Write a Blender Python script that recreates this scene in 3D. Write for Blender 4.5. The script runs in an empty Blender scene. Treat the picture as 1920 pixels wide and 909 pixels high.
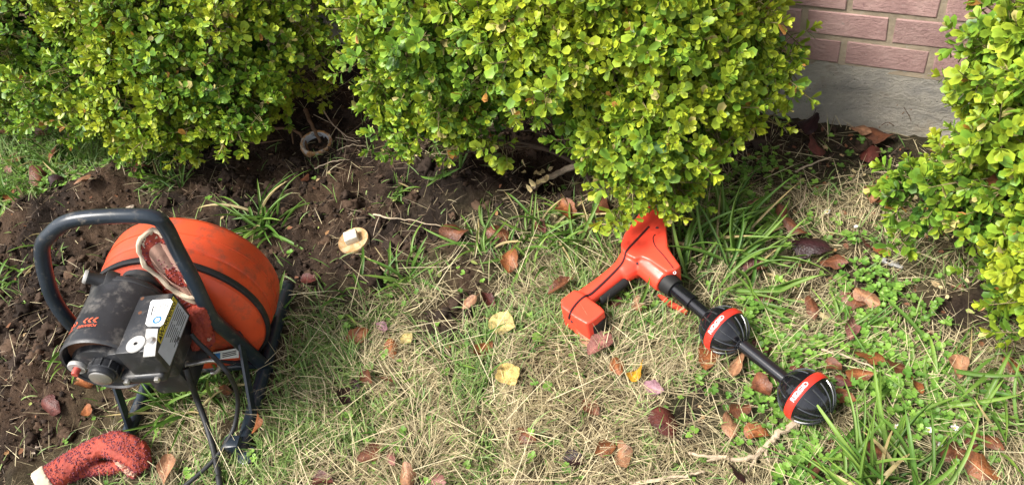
import bpy, bmesh, math, random
import numpy as np
from mathutils import Vector, Matrix, noise as mnoise
from mathutils.bvhtree import BVHTree

random.seed(7)
rng = np.random.default_rng(7)
scene = bpy.context.scene
COL = scene.collection
rad = math.radians

# ------------------------------------------------------------------ camera
PITCH, ROLL, FPX, CAMH = 46.0, 15.0, 1500.0, 1.5
_p, _r = rad(PITCH), rad(ROLL)
FW = np.array([0, math.cos(_p), -math.sin(_p)])
_rt0 = np.array([1.0, 0, 0]); _up0 = np.cross(_rt0, FW)
RT = math.cos(_r) * _rt0 - math.sin(_r) * _up0
UP = math.sin(_r) * _rt0 + math.cos(_r) * _up0
CAM = np.array([0, 0, CAMH])
cd = bpy.data.cameras.new('camera'); cam = bpy.data.objects.new('camera', cd); COL.objects.link(cam)
cd.sensor_width = 36; cd.sensor_fit = 'HORIZONTAL'; cd.lens = FPX / 1920 * 36
cd.clip_start = 0.02; cd.clip_end = 500
m = Matrix(((RT[0], UP[0], -FW[0], 0), (RT[1], UP[1], -FW[1], 0), (RT[2], UP[2], -FW[2], CAMH), (0, 0, 0, 1)))
cam.matrix_world = m
scene.camera = cam

# ------------------------------------------------------------------ sky and sun (bright thin overcast)
SUN_AZ, SUN_EL = 258.0, 56.0       # compass direction the light comes from (deg clockwise from +Y), elevation
SUN_STRENGTH, SUN_ANGLE, SKY_STRENGTH, EXPOSURE = 3.4, 18.0, 0.14, 1.06
w = bpy.data.worlds.new('World'); scene.world = w; w.use_nodes = True
nt = w.node_tree; nt.nodes.clear()
sky = nt.nodes.new('ShaderNodeTexSky'); sky.sky_type = 'NISHITA'; sky.sun_disc = False
sky.sun_elevation = rad(SUN_EL); sky.sun_rotation = rad(SUN_AZ); sky.dust_density = 3.0
hs = nt.nodes.new('ShaderNodeHueSaturation'); hs.inputs['Saturation'].default_value = 0.35
bg = nt.nodes.new('ShaderNodeBackground'); bg.inputs['Strength'].default_value = SKY_STRENGTH
wo = nt.nodes.new('ShaderNodeOutputWorld')
nt.links.new(sky.outputs[0], hs.inputs['Color']); nt.links.new(hs.outputs[0], bg.inputs[0]); nt.links.new(bg.outputs[0], wo.inputs[0])
sd = bpy.data.lights.new('sun', 'SUN'); sd.energy = SUN_STRENGTH; sd.angle = rad(SUN_ANGLE); sd.color = (1.0, 0.955, 0.88)
so = bpy.data.objects.new('sun', sd); COL.objects.link(so)
sdir = Vector((math.sin(rad(SUN_AZ)) * math.cos(rad(SUN_EL)), math.cos(rad(SUN_AZ)) * math.cos(rad(SUN_EL)), math.sin(rad(SUN_EL))))
so.rotation_euler = sdir.to_track_quat('Z', 'Y').to_euler(); so.location = sdir * 10
scene.view_settings.view_transform = 'Standard'; scene.view_settings.look = 'None'
scene.view_settings.exposure = EXPOSURE; scene.view_settings.gamma = 1
scene.render.engine = 'CYCLES'
scene.cycles.max_bounces = 6; scene.cycles.diffuse_bounces = 3; scene.cycles.transmission_bounces = 4
try:
    scene.cycles.use_denoising = True
except Exception:
    pass

# ------------------------------------------------------------------ survey: photo sight lines to places on the ground
def ray(px, py):
    return FW + RT * (px - 960) / FPX - UP * (py - 454.5) / FPX
def P(px, py, z=0.0):
    d = ray(px, py); t = (z - CAMH) / d[2]; return CAM + d * t
def proj(Wp):
    v = np.asarray(Wp, float) - CAM
    dep = v @ FW
    return np.stack([960 + FPX * (v @ RT) / dep, 454.5 - FPX * (v @ UP) / dep], -1), dep

# ------------------------------------------------------------------ noise
def _hash(ix, iy, seed):
    n = (ix.astype(np.int64) * 374761393 + iy.astype(np.int64) * 668265263 + seed * 974634777) & 0xffffffff
    n = ((n ^ (n >> 13)) * 1274126177) & 0xffffffff
    return ((n ^ (n >> 16)) & 0xffff) / 65535.0
def vnoise(x, y, s, seed=0):
    x = np.asarray(x, float) * s; y = np.asarray(y, float) * s
    ix = np.floor(x); iy = np.floor(y); fx = x - ix; fy = y - iy
    fx = fx * fx * (3 - 2 * fx); fy = fy * fy * (3 - 2 * fy)
    a = _hash(ix, iy, seed); b = _hash(ix + 1, iy, seed); c = _hash(ix, iy + 1, seed); d = _hash(ix + 1, iy + 1, seed)
    return (a + (b - a) * fx) * (1 - fy) + (c + (d - c) * fx) * fy
def fbm(x, y, s, seed=0, o=4, g=0.5):
    v = 0; a = 1; t = 0
    for i in range(o):
        v = v + a * vnoise(x + 3.1 * i, y - 1.7 * i, s * 2 ** i, seed + i); t += a; a *= g
    return v / t

# ------------------------------------------------------------------ region masks (photo coordinates of the ground)
def poly_sd(u, v, poly):
    poly = np.array(poly, float); n = len(poly)
    d = np.full(u.shape, 1e18); inside = np.zeros(u.shape, bool)
    for i in range(n):
        ax, ay = poly[i]; bx, by = poly[(i + 1) % n]
        ex, ey = bx - ax, by - ay; wx, wy = u - ax, v - ay
        t = np.clip((wx * ex + wy * ey) / (ex * ex + ey * ey + 1e-9), 0, 1)
        d = np.minimum(d, (wx - ex * t) ** 2 + (wy - ey * t) ** 2)
        c = ((ay <= v) & (by > v)) | ((by <= v) & (ay > v))
        xi = ax + (v - ay) / np.where(abs(ey) < 1e-9, 1e-9, ey) * ex
        inside ^= c & (u < xi)
    return np.sqrt(d) * np.where(inside, 1, -1)
def soft(u, v, poly, wd):
    return np.clip(poly_sd(u, v, poly) / wd * 0.5 + 0.5, 0, 1)
SOIL = [
    ([(-500, 430), (60, 398), (95, 350), (200, 325), (300, 335), (360, 300), (395, 245), (470, 190), (560, 120), (640, 60), (760, 20), (800, 200), (800, 300), (850, 270), (930, 210), (1180, 200),
      (1150, 310), (1040, 380), (970, 415), (900, 430), (865, 465), (800, 470), (775, 500), (750, 555), (650, 562), (540, 568), (500, 600), (400, 560), (330, 640), (215, 745), (165, 840), (60, 900), (-500, 980)], 45),
    ([(850, 480), (925, 480), (930, 540), (860, 640), (790, 650), (780, 600)], 40),
    ([(1260, 755), (1330, 745), (1350, 800), (1290, 825)], 30),
    ([(1660, 600), (1740, 545), (1890, 560), (1800, 630)], 40),
    ([(1150, 200), (1500, 200), (1800, 270), (2200, 330), (2200, 480), (1760, 400), (1600, 330), (1400, 320), (1250, 330)], 60),
    ([(1480, 480), (1620, 490), (1640, 540), (1560, 560), (1490, 530)], 40),
]
def soil_mask(x, y):
    x = np.asarray(x, float); y = np.asarray(y, float)
    pts = np.stack([x, y, np.zeros_like(x)], -1)
    uv, dep = proj(pts); u, v = uv[..., 0], uv[..., 1]
    jit = (fbm(x, y, 9, 31) - 0.5) * 150 + (fbm(x, y, 40, 32, 2) - 0.5) * 60
    s = np.zeros_like(x)
    for k, (poly, wd) in enumerate(SOIL):
        q = np.clip((poly_sd(u, v, poly) + jit * (1 if k == 0 else 0.5)) / wd * 0.5 + 0.5, 0, 1)
        if k == 4: q = q * 0.75
        s = np.maximum(s, q)
    s = np.where(dep < 0.15, 0, s)
    return s
BUMPS = []     # (x, y, radius, height)
for px, py, r, hgt in [(150, 400, .16, .05), (235, 365, .12, .065), (60, 440, .14, .045), (90, 560, .14, .045), (60, 700, .14, .04), (150, 740, .09, .03), (320, 385, .09, .03), (870, 340, .10, .035),
                       (960, 400, .08, .02), (740, 250, .14, .03), (440, 390, .06, .02), (700, 500, .07, .015), (905, 505, .05, .02), (830, 620, .05, .025),
                       (1040, 300, .10, -.13), (955, 270, .05, -.04), (590, 262, .10, -.03), (560, 500, .09, -.04), (1295, 785, .03, -.02), (495, 345, .1, -.02), (668, 390, .09, -.015), (1200, 250, .15, .03)]:
    g = P(px, py); BUMPS.append((g[0], g[1], r, hgt))
def height(x, y, sm=None):
    x = np.asarray(x, float); y = np.asarray(y, float)
    if sm is None: sm = soil_mask(x, y)
    h = (fbm(x, y, 1.6, 1) - 0.5) * 0.035 + (fbm(x, y, 14, 5, 2) - 0.5) * 0.010
    for bx, by, r, hh in BUMPS:
        h = h + hh * np.exp(-((x - bx) ** 2 + (y - by) ** 2) / (r * r) * 1.4)
    n1 = fbm(x, y, 16, 11, 4, .55); n2 = np.abs(fbm(x, y, 45, 21, 3, .6) - 0.5) * 2
    h = h + sm * ((n1 - 0.5) * 0.075 + (0.5 - n2) * 0.024)
    for bx, by, r, zf in FLATS:
        k = np.clip(1.6 - np.sqrt((x - bx) ** 2 + (y - by) ** 2) / r, 0, 1); h = h * (1 - k) + (zf + (n1 - .5) * .012) * k
    return h
FLATS = []
for px, py, zz, r, zf in [(662, 447, .018, .062, .0), (592, 268, .0, .075, -.012)]:
    g = P(px, py, zz); FLATS.append((g[0], g[1], r, zf))
def H1(x, y):
    return float(height(np.array([x]), np.array([y]))[0])
def G(px, py, dz=0.0):
    z = 0.0
    for _ in range(4):
        q = P(px, py, z + dz); z = H1(q[0], q[1])
    q = P(px, py, z + dz); return q

# ------------------------------------------------------------------ mesh helpers
def mesh_np(name, V, Fq, col=None, smooth=False, rough=None):
    V = np.ascontiguousarray(V, np.float32); Fq = np.ascontiguousarray(Fq, np.int32)
    me = bpy.data.meshes.new(name); k = Fq.shape[1]; nf = len(Fq)
    me.vertices.add(len(V)); me.vertices.foreach_set('co', V.ravel())
    me.loops.add(nf * k); me.loops.foreach_set('vertex_index', Fq.ravel())
    me.polygons.add(nf); me.polygons.foreach_set('loop_start', np.arange(nf, dtype=np.int32) * k)
    if smooth: me.polygons.foreach_set('use_smooth', np.ones(nf, bool))
    if col is not None:
        c = np.ones((len(V), 4), np.float32); c[:, :3] = col
        at = me.attributes.new('Col', 'FLOAT_COLOR', 'POINT'); at.data.foreach_set('color', c.ravel())
    me.update(calc_edges=True)
    return me
def mesh_py(name, V, Fc, smooth=False):
    me = bpy.data.meshes.new(name); me.from_pydata([tuple(map(float, v)) for v in V], [], [tuple(f) for f in Fc])
    if smooth: me.polygons.foreach_set('use_smooth', [True] * len(me.polygons))
    me.update(); return me
def link(name, me, mat=None, parent=None, loc=None):
    o = bpy.data.objects.new(name, me); COL.objects.link(o)
    if mat is not None and me is not None and len(me.materials) == 0: me.materials.append(mat)
    if parent is not None: o.parent = parent
    if loc is not None: o.location = loc
    return o
def tag(o, label=None, cat=None, group=None, kind=None):
    if label: o['label'] = label
    if cat: o['category'] = cat
    if group: o['group'] = group
    if kind: o['kind'] = kind
    return o
def empty(name, loc=(0, 0, 0), rz=0.0):
    o = bpy.data.objects.new(name, None); COL.objects.link(o); o.location = loc; o.rotation_euler = (0, 0, rz); o.empty_display_size = 0.05
    return o
def catmull(pts, n=8, closed=False):
    pts = [np.array(p, float) for p in pts]; out = []
    N = len(pts); rng_ = range(N if closed else N - 1)
    for i in rng_:
        if closed: p0, p1, p2, p3 = pts[(i - 1) % N], pts[i], pts[(i + 1) % N], pts[(i + 2) % N]
        else: p0, p1, p2, p3 = pts[max(i - 1, 0)], pts[i], pts[i + 1], pts[min(i + 2, N - 1)]
        for k in range(n):
            t = k / n
            out.append(0.5 * ((2 * p1) + (-p0 + p2) * t + (2 * p0 - 5 * p1 + 4 * p2 - p3) * t * t + (-p0 + 3 * p1 - 3 * p2 + p3) * t ** 3))
    if not closed: out.append(pts[-1])
    return np.array(out)
def tube_geo(path, radius, sides=10, cap=True, flat=None, upv=None):
    """tube along a polyline; radius scalar or per point; flat=(a,b) elliptic factors"""
    path = np.array(path, float); n = len(path)
    r = np.full(n, radius) if np.isscalar(radius) else np.array(radius, float)
    tan = np.gradient(path, axis=0); tan /= np.linalg.norm(tan, axis=1)[:, None] + 1e-12
    ref = np.array(upv if upv is not None else (0, 0, 1.0))
    if abs(tan[0] @ ref) > 0.95: ref = np.array([1.0, 0, 0])
    nrm = ref - tan[0] * (ref @ tan[0]); nrm /= np.linalg.norm(nrm)
    V = []; fa, fb = flat if flat else (1, 1)
    for i in range(n):
        nrm = nrm - tan[i] * (nrm @ tan[i]); nrm /= np.linalg.norm(nrm) + 1e-12
        bn = np.cross(tan[i], nrm)
        for k in range(sides):
            a = 2 * math.pi * k / sides
            V.append(path[i] + r[i] * (fa * math.cos(a) * bn + fb * math.sin(a) * nrm))
    Fc = []
    for i in range(n - 1):
        for k in range(sides):
            k2 = (k + 1) % sides
            Fc.append((i * sides + k, i * sides + k2, (i + 1) * sides + k2, (i + 1) * sides + k))
    if cap:
        Fc.append(tuple(range(sides - 1, -1, -1))); Fc.append(tuple((n - 1) * sides + k for k in range(sides)))
    return V, Fc
def lathe_geo(prof, sides=48, axis='y'):
    """prof: list of (radius, along); axis along local axis"""
    V = []; Fc = []; n = len(prof)
    for r, a in prof:
        for k in range(sides):
            t = 2 * math.pi * k / sides; c, s = r * math.cos(t), r * math.sin(t)
            V.append((c, a, s) if axis == 'y' else ((c, s, a) if axis == 'z' else (a, c, s)))
    for i in range(n - 1):
        for k in range(sides):
            k2 = (k + 1) % sides
            f = (i * sides + k, i * sides + k2, (i + 1) * sides + k2, (i + 1) * sides + k)
            Fc.append(f if axis != 'y' else f[::-1])
    return V, Fc
def join_geo(*gs):
    V = []; Fc = []
    for v, f in gs:
        o = len(V); V += [tuple(q) for q in v]; Fc += [tuple(i + o for i in g) for g in f]
    return V, Fc
def xf(geo, M):
    v, f = geo; return [tuple(M @ Vector(q)) for q in v], f
def box_geo(x0, x1, y0, y1, z0, z1, bev=0.0, seg=2):
    bm = bmesh.new(); bmesh.ops.create_cube(bm, size=1)
    for v in bm.verts: v.co = ((x0 + x1) / 2 + v.co.x * (x1 - x0), (y0 + y1) / 2 + v.co.y * (y1 - y0), (z0 + z1) / 2 + v.co.z * (z1 - z0))
    if bev > 0: bmesh.ops.bevel(bm, geom=list(bm.edges), offset=bev, segments=seg, affect='EDGES', profile=0.5)
    bm.verts.index_update(); g = ([tuple(v.co) for v in bm.verts], [tuple(v.index for v in f.verts) for f in bm.faces]); bm.free(); return g
def prism_geo(poly, z0, z1):
    """poly: list of (x,y); extruded between z0 and z1"""
    n = len(poly); V = [(x, y, z0) for x, y in poly] + [(x, y, z1) for x, y in poly]
    Fc = [tuple(range(n - 1, -1, -1)), tuple(range(n, 2 * n))] + [(i, (i + 1) % n, n + (i + 1) % n, n + i) for i in range(n)]
    return V, Fc
def part(name, geo, mat, parent, smooth=True, angle=40):
    me = mesh_py(name, *geo, smooth=smooth)
    if smooth:
        bm = bmesh.new(); bm.from_mesh(me); bmesh.ops.recalc_face_normals(bm, faces=bm.faces)
        for e in bm.edges:
            if len(e.link_faces) == 2 and e.calc_face_angle(0) > rad(angle): e.smooth = False
        bm.to_mesh(me); bm.free()
    else:
        bm = bmesh.new(); bm.from_mesh(me); bmesh.ops.recalc_face_normals(bm, faces=bm.faces); bm.to_mesh(me); bm.free()
    return link(name, me, mat, parent)
def text_geo(s, size=1.0, bold=.018):
    cu = bpy.data.curves.new('lettering', 'FONT'); cu.body = s; cu.size = size; cu.align_x = 'CENTER'; cu.align_y = 'CENTER'; cu.resolution_u = 3; cu.offset = bold * size
    o = bpy.data.objects.new('lettering_tmp', cu); COL.objects.link(o)
    bpy.context.view_layer.update()
    dg = bpy.context.evaluated_depsgraph_get(); me = o.evaluated_get(dg).to_mesh()
    g = ([tuple(v.co) for v in me.vertices], [tuple(p.vertices) for p in me.polygons])
    o.evaluated_get(dg).to_mesh_clear(); bpy.data.objects.remove(o); bpy.data.curves.remove(cu)
    return g
def remeshed(geo, voxel, smooth_it=4, fac=0.5):
    me = mesh_py('tmp', *geo)
    bm = bmesh.new(); bm.from_mesh(me); bmesh.ops.recalc_face_normals(bm, faces=bm.faces); bm.to_mesh(me); bm.free()
    o = bpy.data.objects.new('tmp', me); COL.objects.link(o)
    r = o.modifiers.new('r', 'REMESH'); r.mode = 'VOXEL'; r.voxel_size = voxel
    s = o.modifiers.new('s', 'SMOOTH'); s.iterations = smooth_it; s.factor = fac
    bpy.context.view_layer.update()
    dg = bpy.context.evaluated_depsgraph_get(); em = o.evaluated_get(dg).to_mesh()
    g = ([tuple(v.co) for v in em.vertices], [tuple(p.vertices) for p in em.polygons])
    o.evaluated_get(dg).to_mesh_clear(); bpy.data.objects.remove(o); bpy.data.meshes.remove(me)
    return g

# ------------------------------------------------------------------ materials
def new_mat(name):
    mt = bpy.data.materials.new(name); mt.use_nodes = True; t = mt.node_tree; t.nodes.clear()
    out = t.nodes.new('ShaderNodeOutputMaterial'); b = t.nodes.new('ShaderNodeBsdfPrincipled'); t.links.new(b.outputs[0], out.inputs[0])
    return mt, t, b, out
def N(t, kind, **kw):
    n = t.nodes.new(kind)
    for k, v in kw.items():
        if k in n.inputs: n.inputs[k].default_value = v
        else: setattr(n, k, v)
    return n
def tex_noise(t, scale, detail=6, rough=0.6, coord='Object'):
    tc = N(t, 'ShaderNodeTexCoord'); n = N(t, 'ShaderNodeTexNoise'); n.inputs['Scale'].default_value = scale; n.inputs['Detail'].default_value = detail; n.inputs['Roughness'].default_value = rough
    t.links.new(tc.outputs[coord], n.inputs['Vector']); return n
def ramp(t, src, stops):
    r = N(t, 'ShaderNodeValToRGB'); e = r.color_ramp.elements
    while len(e) < len(stops): e.new(0.5)
    for el, (p, c) in zip(e, stops):
        el.position = p; el.color = (*c, 1) if len(c) == 3 else c
    t.links.new(src, r.inputs[0]); return r
def bump(t, b, src, strength=0.3, dist=0.002):
    bp = N(t, 'ShaderNodeBump'); bp.inputs['Strength'].default_value = strength; bp.inputs['Distance'].default_value = dist
    t.links.new(src, bp.inputs['Height']); t.links.new(bp.outputs[0], b.inputs['Normal']); return bp
def mixc(t, fac, a, b_, mode='MIX'):
    mx = N(t, 'ShaderNodeMix', data_type='RGBA', blend_type=mode)
    for sock, v in ((mx.inputs[0], fac), (mx.inputs[6], a), (mx.inputs[7], b_)):
        if hasattr(v, 'is_linked') or isinstance(v, bpy.types.NodeSocket): t.links.new(v, sock)
        else: sock.default_value = v if not isinstance(v, tuple) else (*v, 1)[:4]
    return mx.outputs[2]
def leafy(name, src='attr', rough=0.45, transl=0.25, spec=0.4, var=0.25, vscale=60, coat=0.0):
    mt, t, b, out = new_mat(name)
    if src == 'attr':
        a = N(t, 'ShaderNodeAttribute', attribute_name='Col'); c = a.outputs['Color']
    else:
        oi = N(t, 'ShaderNodeObjectInfo'); a = N(t, 'ShaderNodeAttribute', attribute_name='Col'); c = mixc(t, 1.0, oi.outputs['Color'], a.outputs['Color'], 'MULTIPLY')
    n = tex_noise(t, vscale, 4)
    r = ramp(t, n.outputs[0], [(0.25, (1 - var,) * 3), (0.75, (1 + var,) * 3)])
    c = mixc(t, 1.0, c, r.outputs[0], 'MULTIPLY')
    t.links.new(c, b.inputs['Base Color']); b.inputs['Roughness'].default_value = rough; b.inputs['Specular IOR Level'].default_value = spec
    if transl > 0:
        tr = N(t, 'ShaderNodeBsdfTranslucent'); t.links.new(c, tr.inputs['Color'])
        ms = N(t, 'ShaderNodeMixShader'); ms.inputs[0].default_value = transl
        t.links.new(b.outputs[0], ms.inputs[1]); t.links.new(tr.outputs[0], ms.inputs[2]); t.links.new(ms.outputs[0], out.inputs[0])
    return mt
M = {}
M['leaf'] = leafy('boxwood_leaf', 'attr', 0.42, 0.18, 0.32, 0.15, 40)
M['leaf_obj'] = leafy('boxwood_leaf_single', 'obj', 0.42, 0.18, 0.32, 0.15, 2)
M['grass'] = leafy('grass_blade', 'attr', 0.5, 0.3, 0.35, 0.15, 25)
M['grass_obj'] = leafy('grass_blade_single', 'obj', 0.45, 0.3, 0.35, 0.18, 4)
def dead_leaf_mat():
    mt, t, b, out = new_mat('fallen_leaf')
    oi = N(t, 'ShaderNodeObjectInfo'); a = N(t, 'ShaderNodeAttribute', attribute_name='Col'); c = mixc(t, 1.0, oi.outputs['Color'], a.outputs['Color'], 'MULTIPLY')
    tc = N(t, 'ShaderNodeTexCoord'); ad = N(t, 'ShaderNodeVectorMath', operation='ADD'); t.links.new(tc.outputs['Object'], ad.inputs[0])
    cb = N(t, 'ShaderNodeCombineXYZ'); ml = N(t, 'ShaderNodeMath', operation='MULTIPLY'); ml.inputs[1].default_value = 50; t.links.new(oi.outputs['Random'], ml.inputs[0]); t.links.new(ml.outputs[0], cb.inputs[0]); t.links.new(cb.outputs[0], ad.inputs[1])
    n = N(t, 'ShaderNodeTexNoise'); n.inputs['Scale'].default_value = 4.5; n.inputs['Detail'].default_value = 7; n.inputs['Roughness'].default_value = .65; t.links.new(ad.outputs[0], n.inputs['Vector'])
    r = ramp(t, n.outputs[0], [(.30, (.38, .34, .34)), (.5, (.95, .95, .95)), (.75, (1.28, 1.30, 1.30))]); c = mixc(t, 1.0, c, r.outputs[0], 'MULTIPLY')
    n2 = N(t, 'ShaderNodeTexNoise'); n2.inputs['Scale'].default_value = 24; n2.inputs['Detail'].default_value = 4; t.links.new(ad.outputs[0], n2.inputs['Vector'])
    r2 = ramp(t, n2.outputs[0], [(.72, (0, 0, 0)), (.76, (.8, .8, .8))]); c = mixc(t, r2.outputs[0], c, (.018, .008, .006))
    t.links.new(c, b.inputs['Base Color']); b.inputs['Roughness'].default_value = .48; b.inputs['Specular IOR Level'].default_value = .32
    n3 = N(t, 'ShaderNodeTexVoronoi'); n3.feature = 'DISTANCE_TO_EDGE'; n3.inputs['Scale'].default_value = 11; t.links.new(ad.outputs[0], n3.inputs['Vector']); bump(t, b, n3.outputs[0], .18, .02)
    return mt
M['dead_leaf'] = dead_leaf_mat()
M['clod'] = leafy('soil_clod', 'attr', 0.95, 0.0, 0.15, 0.45, 90)
M['litter'] = leafy('litter', 'attr', 0.8, 0.0, 0.2, 0.2, 60)
def plain(name, col, rough=0.5, metal=0.0, spec=0.5, var=0.12, vscale=25, bmp=0.0, bscale=200, dirt=None, dscale=18, dmin=0.55, dmax=0.72, coat=0.0):
    mt, t, b, out = new_mat(name)
    n = tex_noise(t, vscale, 5)
    r = ramp(t, n.outputs[0], [(0.3, tuple(max(0, x * (1 - var)) for x in col)), (0.7, tuple(min(1, x * (1 + var)) for x in col))])
    c = r.outputs[0]
    if dirt:
        n2 = tex_noise(t, dscale, 8, 0.72); r2 = ramp(t, n2.outputs[0], [(dmin, (0, 0, 0)), (dmax, (1, 1, 1))])
        c = mixc(t, r2.outputs[0], c, dirt)
        rr = ramp(t, r2.outputs[0], [(0, (rough,) * 3), (1, (min(1, rough + .35),) * 3)]); t.links.new(rr.outputs[0], b.inputs['Roughness'])
    else: b.inputs['Roughness'].default_value = rough
    t.links.new(c, b.inputs['Base Color']); b.inputs['Metallic'].default_value = metal; b.inputs['Specular IOR Level'].default_value = spec
    b.inputs['Coat Weight'].default_value = coat; b.inputs['Coat Roughness'].default_value = 0.08
    if bmp > 0:
        n3 = tex_noise(t, bscale, 6, 0.65); bump(t, b, n3.outputs[0], bmp, 0.002)
    return mt
M['drum'] = plain('orange_drum_plastic', (0.56, 0.066, 0.020), 0.42, 0, 0.42, 0.2, 9, 0.10, 60, (0.15, 0.058, 0.032), 24, 0.50, 0.74)
M['belt'] = plain('black_rubber', (0.014, 0.014, 0.015), 0.55, 0, 0.4, 0.3, 40, 0.1, 300, (0.07, 0.06, 0.05), 40, 0.6, 0.75)
M['frame'] = plain('dark_blue_tube_paint', (0.013, 0.020, 0.029), 0.3, 0, 0.5, 0.25, 14, 0.05, 120, (0.13, 0.115, 0.095), 38, 0.57, 0.74)
M['motor'] = plain('black_motor_enamel', (0.020, 0.021, 0.024), 0.40, 0, 0.5, 0.4, 20, 0.15, 180, (0.16, 0.145, 0.13), 30, 0.52, 0.78)
M['cast'] = plain('worn_cast_metal', (0.05, 0.05, 0.052), 0.45, 0.5, 0.5, 0.3, 30, 0.2, 150, (0.12, 0.10, 0.08), 30, 0.55, 0.7)
M['steel'] = plain('scuffed_steel', (0.50, 0.48, 0.45), 0.35, 0.85, 0.5, 0.15, 30, 0.08, 200, (0.30, 0.28, 0.25), 40, 0.5, 0.7)
M['alu'] = plain('dull_grey_plate', (0.42, 0.41, 0.39), 0.5, 0.3, 0.4, 0.1, 30, 0.05, 200, (0.20, 0.18, 0.16), 60, 0.58, 0.72)
M['white_label'] = plain('white_label', (0.72, 0.72, 0.70), 0.45, 0, 0.4, 0.05, 30, 0, 10, (0.30, 0.28, 0.26), 40, 0.60, 0.78)
M['grey_label'] = plain('grey_warning_label', (0.42, 0.46, 0.56), 0.5, 0, 0.4, 0.1, 30, 0, 10, (0.03, 0.03, 0.03), 26, 0.62, 0.66)
M['yellow_print'] = plain('yellow_print', (0.55, 0.47, 0.06), 0.5, 0, 0.3, 0.1)
M['black_print'] = plain('black_print', (0.02, 0.02, 0.024), 0.5, 0, 0.3, 0.1)
M['blue_print'] = plain('blue_print', (0.03, 0.16, 0.42), 0.5, 0, 0.3, 0.1)
M['orange_print'] = plain('orange_print', (0.60, 0.10, 0.045), 0.5, 0, 0.3, 0.1, 25, 0, 10, (0.014, 0.014, 0.016), 90, 0.56, 0.62)
M['white_print'] = plain('white_print', (0.75, 0.75, 0.75), 0.45, 0, 0.3, 0.03)
M['red_button'] = plain('red_rubber_button', (0.42, 0.07, 0.05), 0.5, 0, 0.4, 0.1)
M['rust'] = plain('rusty_inner', (0.12, 0.05, 0.025), 0.7, 0, 0.3, 0.4, 40, 0.3, 100)
M['loc_red'] = plain('red_orange_housing', (0.80, 0.068, 0.036), 0.35, 0, 0.5, 0.06, 12, 0.03, 400, (0.30, 0.085, 0.050), 16, 0.60, 0.86)
M['seam'] = plain('dark_seam_rubber', (0.045, 0.012, 0.014), 0.6, 0, 0.3, 0.1)
M['gloss_black'] = plain('gloss_black_plastic', (0.007, 0.007, 0.009), 0.10, 0, 0.65, 0.2, 20, 0.02, 60)
M['matte_black'] = plain('matte_black', (0.012, 0.012, 0.012), 0.6, 0, 0.3, 0.2)
M['rib'] = plain('glossy_rib', (0.028, 0.030, 0.034), 0.10, 0, 1.0, 0.1)
M['band_red'] = plain('red_band', (0.66, 0.035, 0.022), 0.3, 0, 0.5, 0.06)
M['glove'] = plain('coarse_red_glove', (0.30, 0.048, 0.028), 0.62, 0, 0.3, 0.25, 30, 0.7, 420, (0.22, 0.045, 0.045), 40, 0.50, 0.72)
M['grit'] = plain('dark_red_grit', (0.15, 0.022, 0.036), 0.5, 0, 0.4, 0.5, 150)
M['glove_pale'] = plain('worn_glove_pale', (0.50, 0.30, 0.22), 0.8, 0, 0.2, 0.3, 80, 0.9, 300, (0.30, 0.07, 0.05), 90, 0.5, 0.6)
M['glove_in'] = plain('glove_lining', (0.42, 0.25, 0.19), 0.75, 0, 0.2, 0.25, 20, 0.3, 200, (0.22, 0.10, 0.075), 22, 0.52, 0.75)
M['glove_rim'] = plain('glove_rim', (0.52, 0.42, 0.31), 0.7, 0, 0.2, 0.15, 40, 0.3, 300, (0.35, 0.22, 0.15), 40, 0.62, 0.75)
M['cap'] = plain('stained_cap', (0.40, 0.235, 0.095), 0.65, 0, 0.3, 0.35, 30, 0.3, 250, (0.44, 0.35, 0.23), 50, 0.46, 0.62)
M['cap_nut'] = plain('pale_pvc_nut', (0.56, 0.51, 0.40), 0.55, 0, 0.35, 0.05, 40, 0.15, 400, (0.26, 0.17, 0.08), 60, 0.56, 0.70)
M['pipe'] = plain('stained_pipe', (0.44, 0.23, 0.085), 0.7, 0, 0.3, 0.4, 35, 0.4, 200, (0.52, 0.47, 0.40), 40, 0.50, 0.58)
M['pipe_in'] = plain('grey_pipe_inside', (0.44, 0.45, 0.46), 0.5, 0, 0.4, 0.15, 40, 0.3, 250, (0.05, 0.045, 0.04), 40, 0.56, 0.66)
M['bark'] = plain('bark', (0.075, 0.055, 0.040), 0.85, 0, 0.2, 0.35, 60, 0.6, 220)
M['twig'] = plain('pale_dry_twig', (0.42, 0.33, 0.23), 0.8, 0, 0.2, 0.3, 80, 0.5, 300)
M['root'] = plain('brown_root', (0.16, 0.095, 0.055), 0.85, 0, 0.2, 0.35, 60, 0.6, 220)
M['stone'] = plain('pale_stone', (0.36, 0.29, 0.22), 0.8, 0, 0.3, 0.3, 40, 0.4, 150)
M['petal'] = plain('white_petal', (0.78, 0.78, 0.76), 0.6, 0, 0.3, 0.04)
M['daisy_eye'] = plain('yellow_daisy_eye', (0.60, 0.42, 0.04), 0.7, 0, 0.2, 0.2, 300)
M['mortar'] = plain('sandy_mortar', (0.29, 0.235, 0.170), 0.92, 0, 0.15, 0.28, 22, 0.8, 130, (0.33, 0.31, 0.27), 30, 0.55, 0.75)
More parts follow.
